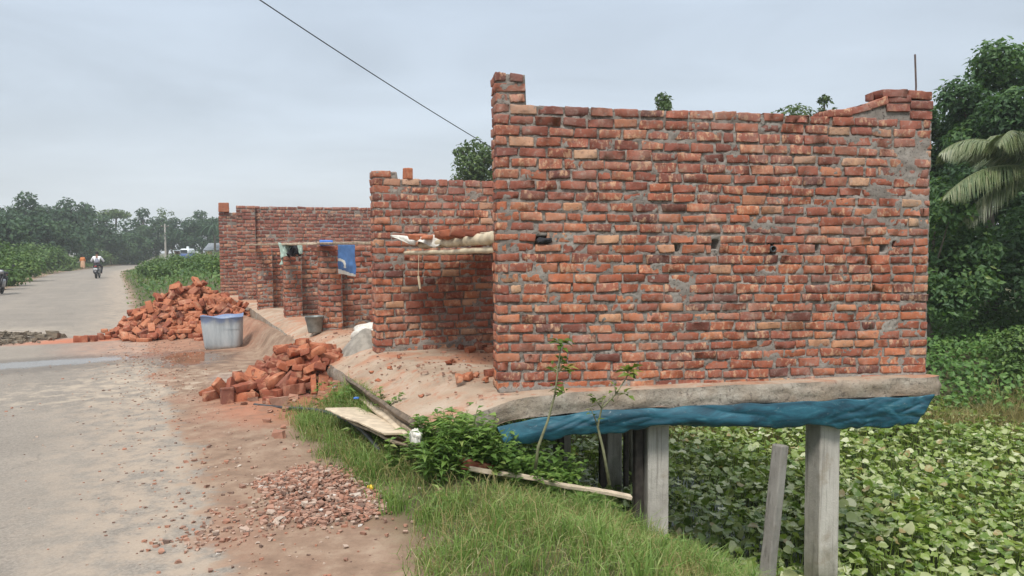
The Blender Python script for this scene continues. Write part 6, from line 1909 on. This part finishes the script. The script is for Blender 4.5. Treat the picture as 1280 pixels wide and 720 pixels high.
def rickshaw():
    x, y = at(235, 104), 104.; z = ground_z(x, y) + .1
    t = empty("auto_rickshaw", (x, y, z), "blue and white three wheeler standing beyond the grassy bank", "vehicle")
    V, F = rbox(1.3, 2.4, .8, .12, 3); mk("body", V + np.array([x, y, z+.68]), F, M['vanblue'], t, smooth=True)
    V, F = rbox(1.28, 2.3, .75, .2, 3); V[:, 1] *= 1 - .12*(V[:, 2] > 0); mk("cabin", V + np.array([x, y+.05, z+1.42]), F, M['vanwhite'], t, smooth=True)
    V, F = rbox(.95, .04, .42, .05, 1); mk("windscreen", V + np.array([x, y-1.13, z+1.42]), F, M['glass'], t)
    for dx, dy in ((0, -.95), (-.58, .75), (.58, .75)):
        V, F = tor(.2, .07, 20, 8); mk("wheel", V + np.array([x+dx, y+dy, z+.26]), F, M['rubber'], t, smooth=True)
    for dx in (-.45, .45):
        V, F = lathe([(0, 0), (.09, 0), (.1, .04), (0, .06)], 12); V = euler_np(V, (R(90), 0, 0)); mk("headlight", V + np.array([x+dx, y-1.2, z+.8]), F, M['chrome'], t)
    V, F = rbox(.3, .3, .3, .04, 1); tag(mk("parcel", V + np.array([x+.05, y+.1, z+1.95]), F, M['vanwhite'], loc=(x+.05, y+.1, z+1.8)), "white bundle on the roof of the three wheeler", "bundle")
    # stall beside it
    x2 = at(225, 104); t = empty("roadside_stall", (x2, y, z), "small orange brown stall beside the blue and white three wheeler", "stall")
    mb = MB()
    for (dx, w) in ((-.42, .06), (.42, .06)):
        V, F = rbox(.06, .9, 1.4, .005, 1); mb.add(V + np.array([x2+dx, y, z+.8]), F)
    V, F = rbox(.9, .06, 1.4, .005, 1); mb.add(V + np.array([x2, y+.42, z+.8]), F); mb.build("walls", M['orangepaint'], t)
    V, F = rbox(.9, .12, .55, .01, 1); mk("counter", V + np.array([x2, y-.42, z+.4]), F, M['orangepaint'], t)
    V, F = rbox(1.05, 1.2, .07, .01, 1); mk("roof", euler_np(V, (.12, 0, 0)) + np.array([x2, y, z+1.55]), F, M['tinroof'], t)
rickshaw()
def house():
    x, y = at(277, 116), 116.; z = ground_z(x, y) - .3
    t = empty("small_house", (x, y, z), "small pale house with a grey tin roof behind the grassy bank", "house")
    V, F = rbox(3.4, 4, 2.0, .02, 1); mk("wall", V + np.array([x, y, z+1.1]), F, M['limewash'], t)
    for s_ in (-1, 1):
        V, F = rbox(3.8, 2.6, .07, .01, 1); V[:, 2] += .06*0; V = euler_np(V, (s_*-.45, 0, 0)); mk("roof", V + np.array([x, y + s_*1.12, z+2.55]), F, M['tinroof'], t)
    V, F = rbox(.85, .06, 1.8, .01, 1); mk("door", V + np.array([x-1.0, y-2.02, z+.95]), F, M['orangepaint'], t)
    for dx in (.3, 1.4):
        V, F = rbox(.75, .06, .8, .01, 1); w = mk("window", V + np.array([x+dx, y-2.02, z+1.3]), F, M['darkwood'], t)
    V, F = rbox(1.6, 1.5, 1.1, .02, 1); tag(mk("brick_stack", V + np.array([x-3.2, y-2, z+.9]), F, M['loose'], loc=(x-3.2, y-2, z)), "orange brick stack beside the small pale house", "brick stack")
house()

# overhead cables
def cable(name, a, b, sag, r, label):
    a = np.array(a); b = np.array(b); q = np.linspace(0, 1, 50); P = a + (b-a)*q[:, None]; P[:, 2] -= sag*4*q*(1-q)
    V, F = tube(P, r, 6); tag(mk(name, V, F, M['wire'], loc=tuple(a), smooth=True), label, "cable")
cable("overhead_cable", pt(150, -118, 8.5), pt(680, 222, 19), .12, .0085, "black cable slanting across the sky to behind the end wall")
# ------------------------------------------------------------------ air, sky, light, camera
def haze():
    V, F = np.array([(x, y, z) for x in (-220, 120) for y in (-40, 330) for z in (-4.5, 22)], float), np.array([(0, 1, 3, 2), (4, 6, 7, 5), (0, 4, 5, 1), (2, 3, 7, 6), (0, 2, 6, 4), (1, 5, 7, 3)])
    m = bpy.data.materials.new("pale_air"); m.use_nodes = True; nt = m.node_tree; nt.nodes.clear()
    out = nt.nodes.new("ShaderNodeOutputMaterial"); v = nt.nodes.new("ShaderNodeVolumePrincipled")
    v.inputs["Color"].default_value = (.90, .95, 1., 1); v.inputs["Density"].default_value = HAZE; v.inputs["Anisotropy"].default_value = .2
    nt.links.new(v.outputs[0], out.inputs["Volume"])
    tag(mk("haze", V, F, m), "thin pale haze over the fields and road", "haze", kind="stuff")
HAZE = .0010
haze()
SUN_EL, SUN_AZ = R(55), R(191)     # azimuth measured clockwise from the view direction
w = bpy.data.worlds.new("World"); S.world = w; w.use_nodes = True
nt = w.node_tree; nt.nodes.clear(); L = nt.links.new
out = nt.nodes.new("ShaderNodeOutputWorld"); bg = nt.nodes.new("ShaderNodeBackground"); bg2 = nt.nodes.new("ShaderNodeBackground"); mx = nt.nodes.new("ShaderNodeMixShader")
sky = nt.nodes.new("ShaderNodeTexSky"); sky.sky_type = 'NISHITA'; sky.sun_disc = False; sky.sun_elevation = SUN_EL; sky.sun_rotation = SUN_AZ; sky.air_density = 1.2; sky.dust_density = 3
bg.inputs[1].default_value = .09; L(sky.outputs[0], bg.inputs[0])
tc = nt.nodes.new("ShaderNodeTexCoord"); sp = nt.nodes.new("ShaderNodeSeparateXYZ"); L(tc.outputs["Generated"], sp.inputs[0])
rp = nt.nodes.new("ShaderNodeValToRGB"); cr = rp.color_ramp
stops = [(0., (.66, .70, .735)), (.06, (.63, .68, .73)), (.17, (.56, .63, .71)), (.32, (.53, .61, .71)), (.6, (.85, .93, 1.0)), (1., (1.35, 1.4, 1.45))]
while len(cr.elements) < len(stops): cr.elements.new(.5)
for e, (p, c) in zip(cr.elements, stops): e.position = p; e.color = (*c, 1)
L(sp.outputs[2], rp.inputs[0])
mp = nt.nodes.new("ShaderNodeMapping"); mp.inputs["Scale"].default_value = (1.3, 1.3, 5.5); L(tc.outputs["Generated"], mp.inputs[0])
nz = nt.nodes.new("ShaderNodeTexNoise"); nz.inputs["Scale"].default_value = 1.7; nz.inputs["Detail"].default_value = 6; nz.inputs["Roughness"].default_value = .5; nz.inputs["Distortion"].default_value = .5; L(mp.outputs[0], nz.inputs[0])
mr = nt.nodes.new("ShaderNodeMapRange"); mr.inputs[1].default_value = .3; mr.inputs[2].default_value = .7; mr.inputs[3].default_value = .86; mr.inputs[4].default_value = 1.14; L(nz.outputs["Fac"], mr.inputs[0])
mul = nt.nodes.new("ShaderNodeMix"); mul.data_type = 'RGBA'; mul.blend_type = 'MULTIPLY'; mul.inputs[0].default_value = 1; L(rp.outputs[0], mul.inputs[6]); L(mr.outputs[0], mul.inputs[7])
L(mul.outputs[2], bg2.inputs[0]); bg2.inputs[1].default_value = 1.0
mx.inputs[0].default_value = .86; L(bg.outputs[0], mx.inputs[1]); L(bg2.outputs[0], mx.inputs[2]); L(mx.outputs[0], out.inputs[0])
sl = bpy.data.lights.new("sun", 'SUN'); sl.energy = 2.6; sl.angle = R(14); sl.color = (1., .955, .89)
so = bpy.data.objects.new("sun", sl); link(so); so.location = (0, 0, 40)
dv = Vector((math.sin(SUN_AZ)*math.cos(SUN_EL), math.cos(SUN_AZ)*math.cos(SUN_EL), math.sin(SUN_EL)))
so.rotation_euler = dv.to_track_quat('Z', 'Y').to_euler()

cam = bpy.data.cameras.new("camera"); cam.sensor_width = 36; cam.lens = 924/1280*36; cam.clip_start = .05; cam.clip_end = 4000
co = bpy.data.objects.new("camera", cam); link(co)
pitch = math.atan((360-313)/924)
co.matrix_world = Matrix.Translation((0, 0, 1.62)) @ Matrix.Rotation(math.pi/2 - pitch, 4, 'X') @ Matrix.Rotation(-R(.4), 4, 'Z')
S.camera = co
S.render.engine = 'CYCLES'
S.cycles.use_denoising = True
S.cycles.max_bounces = 6; S.cycles.diffuse_bounces = 3; S.cycles.glossy_bounces = 2; S.cycles.transmission_bounces = 3; S.cycles.volume_bounces = 1; S.cycles.transparent_max_bounces = 8
S.view_settings.view_transform = 'Standard'; S.view_settings.look = 'None'; S.view_settings.exposure = 0.27; S.view_settings.gamma = 1
try: S.view_settings.use_curve_mapping = False
except Exception: pass
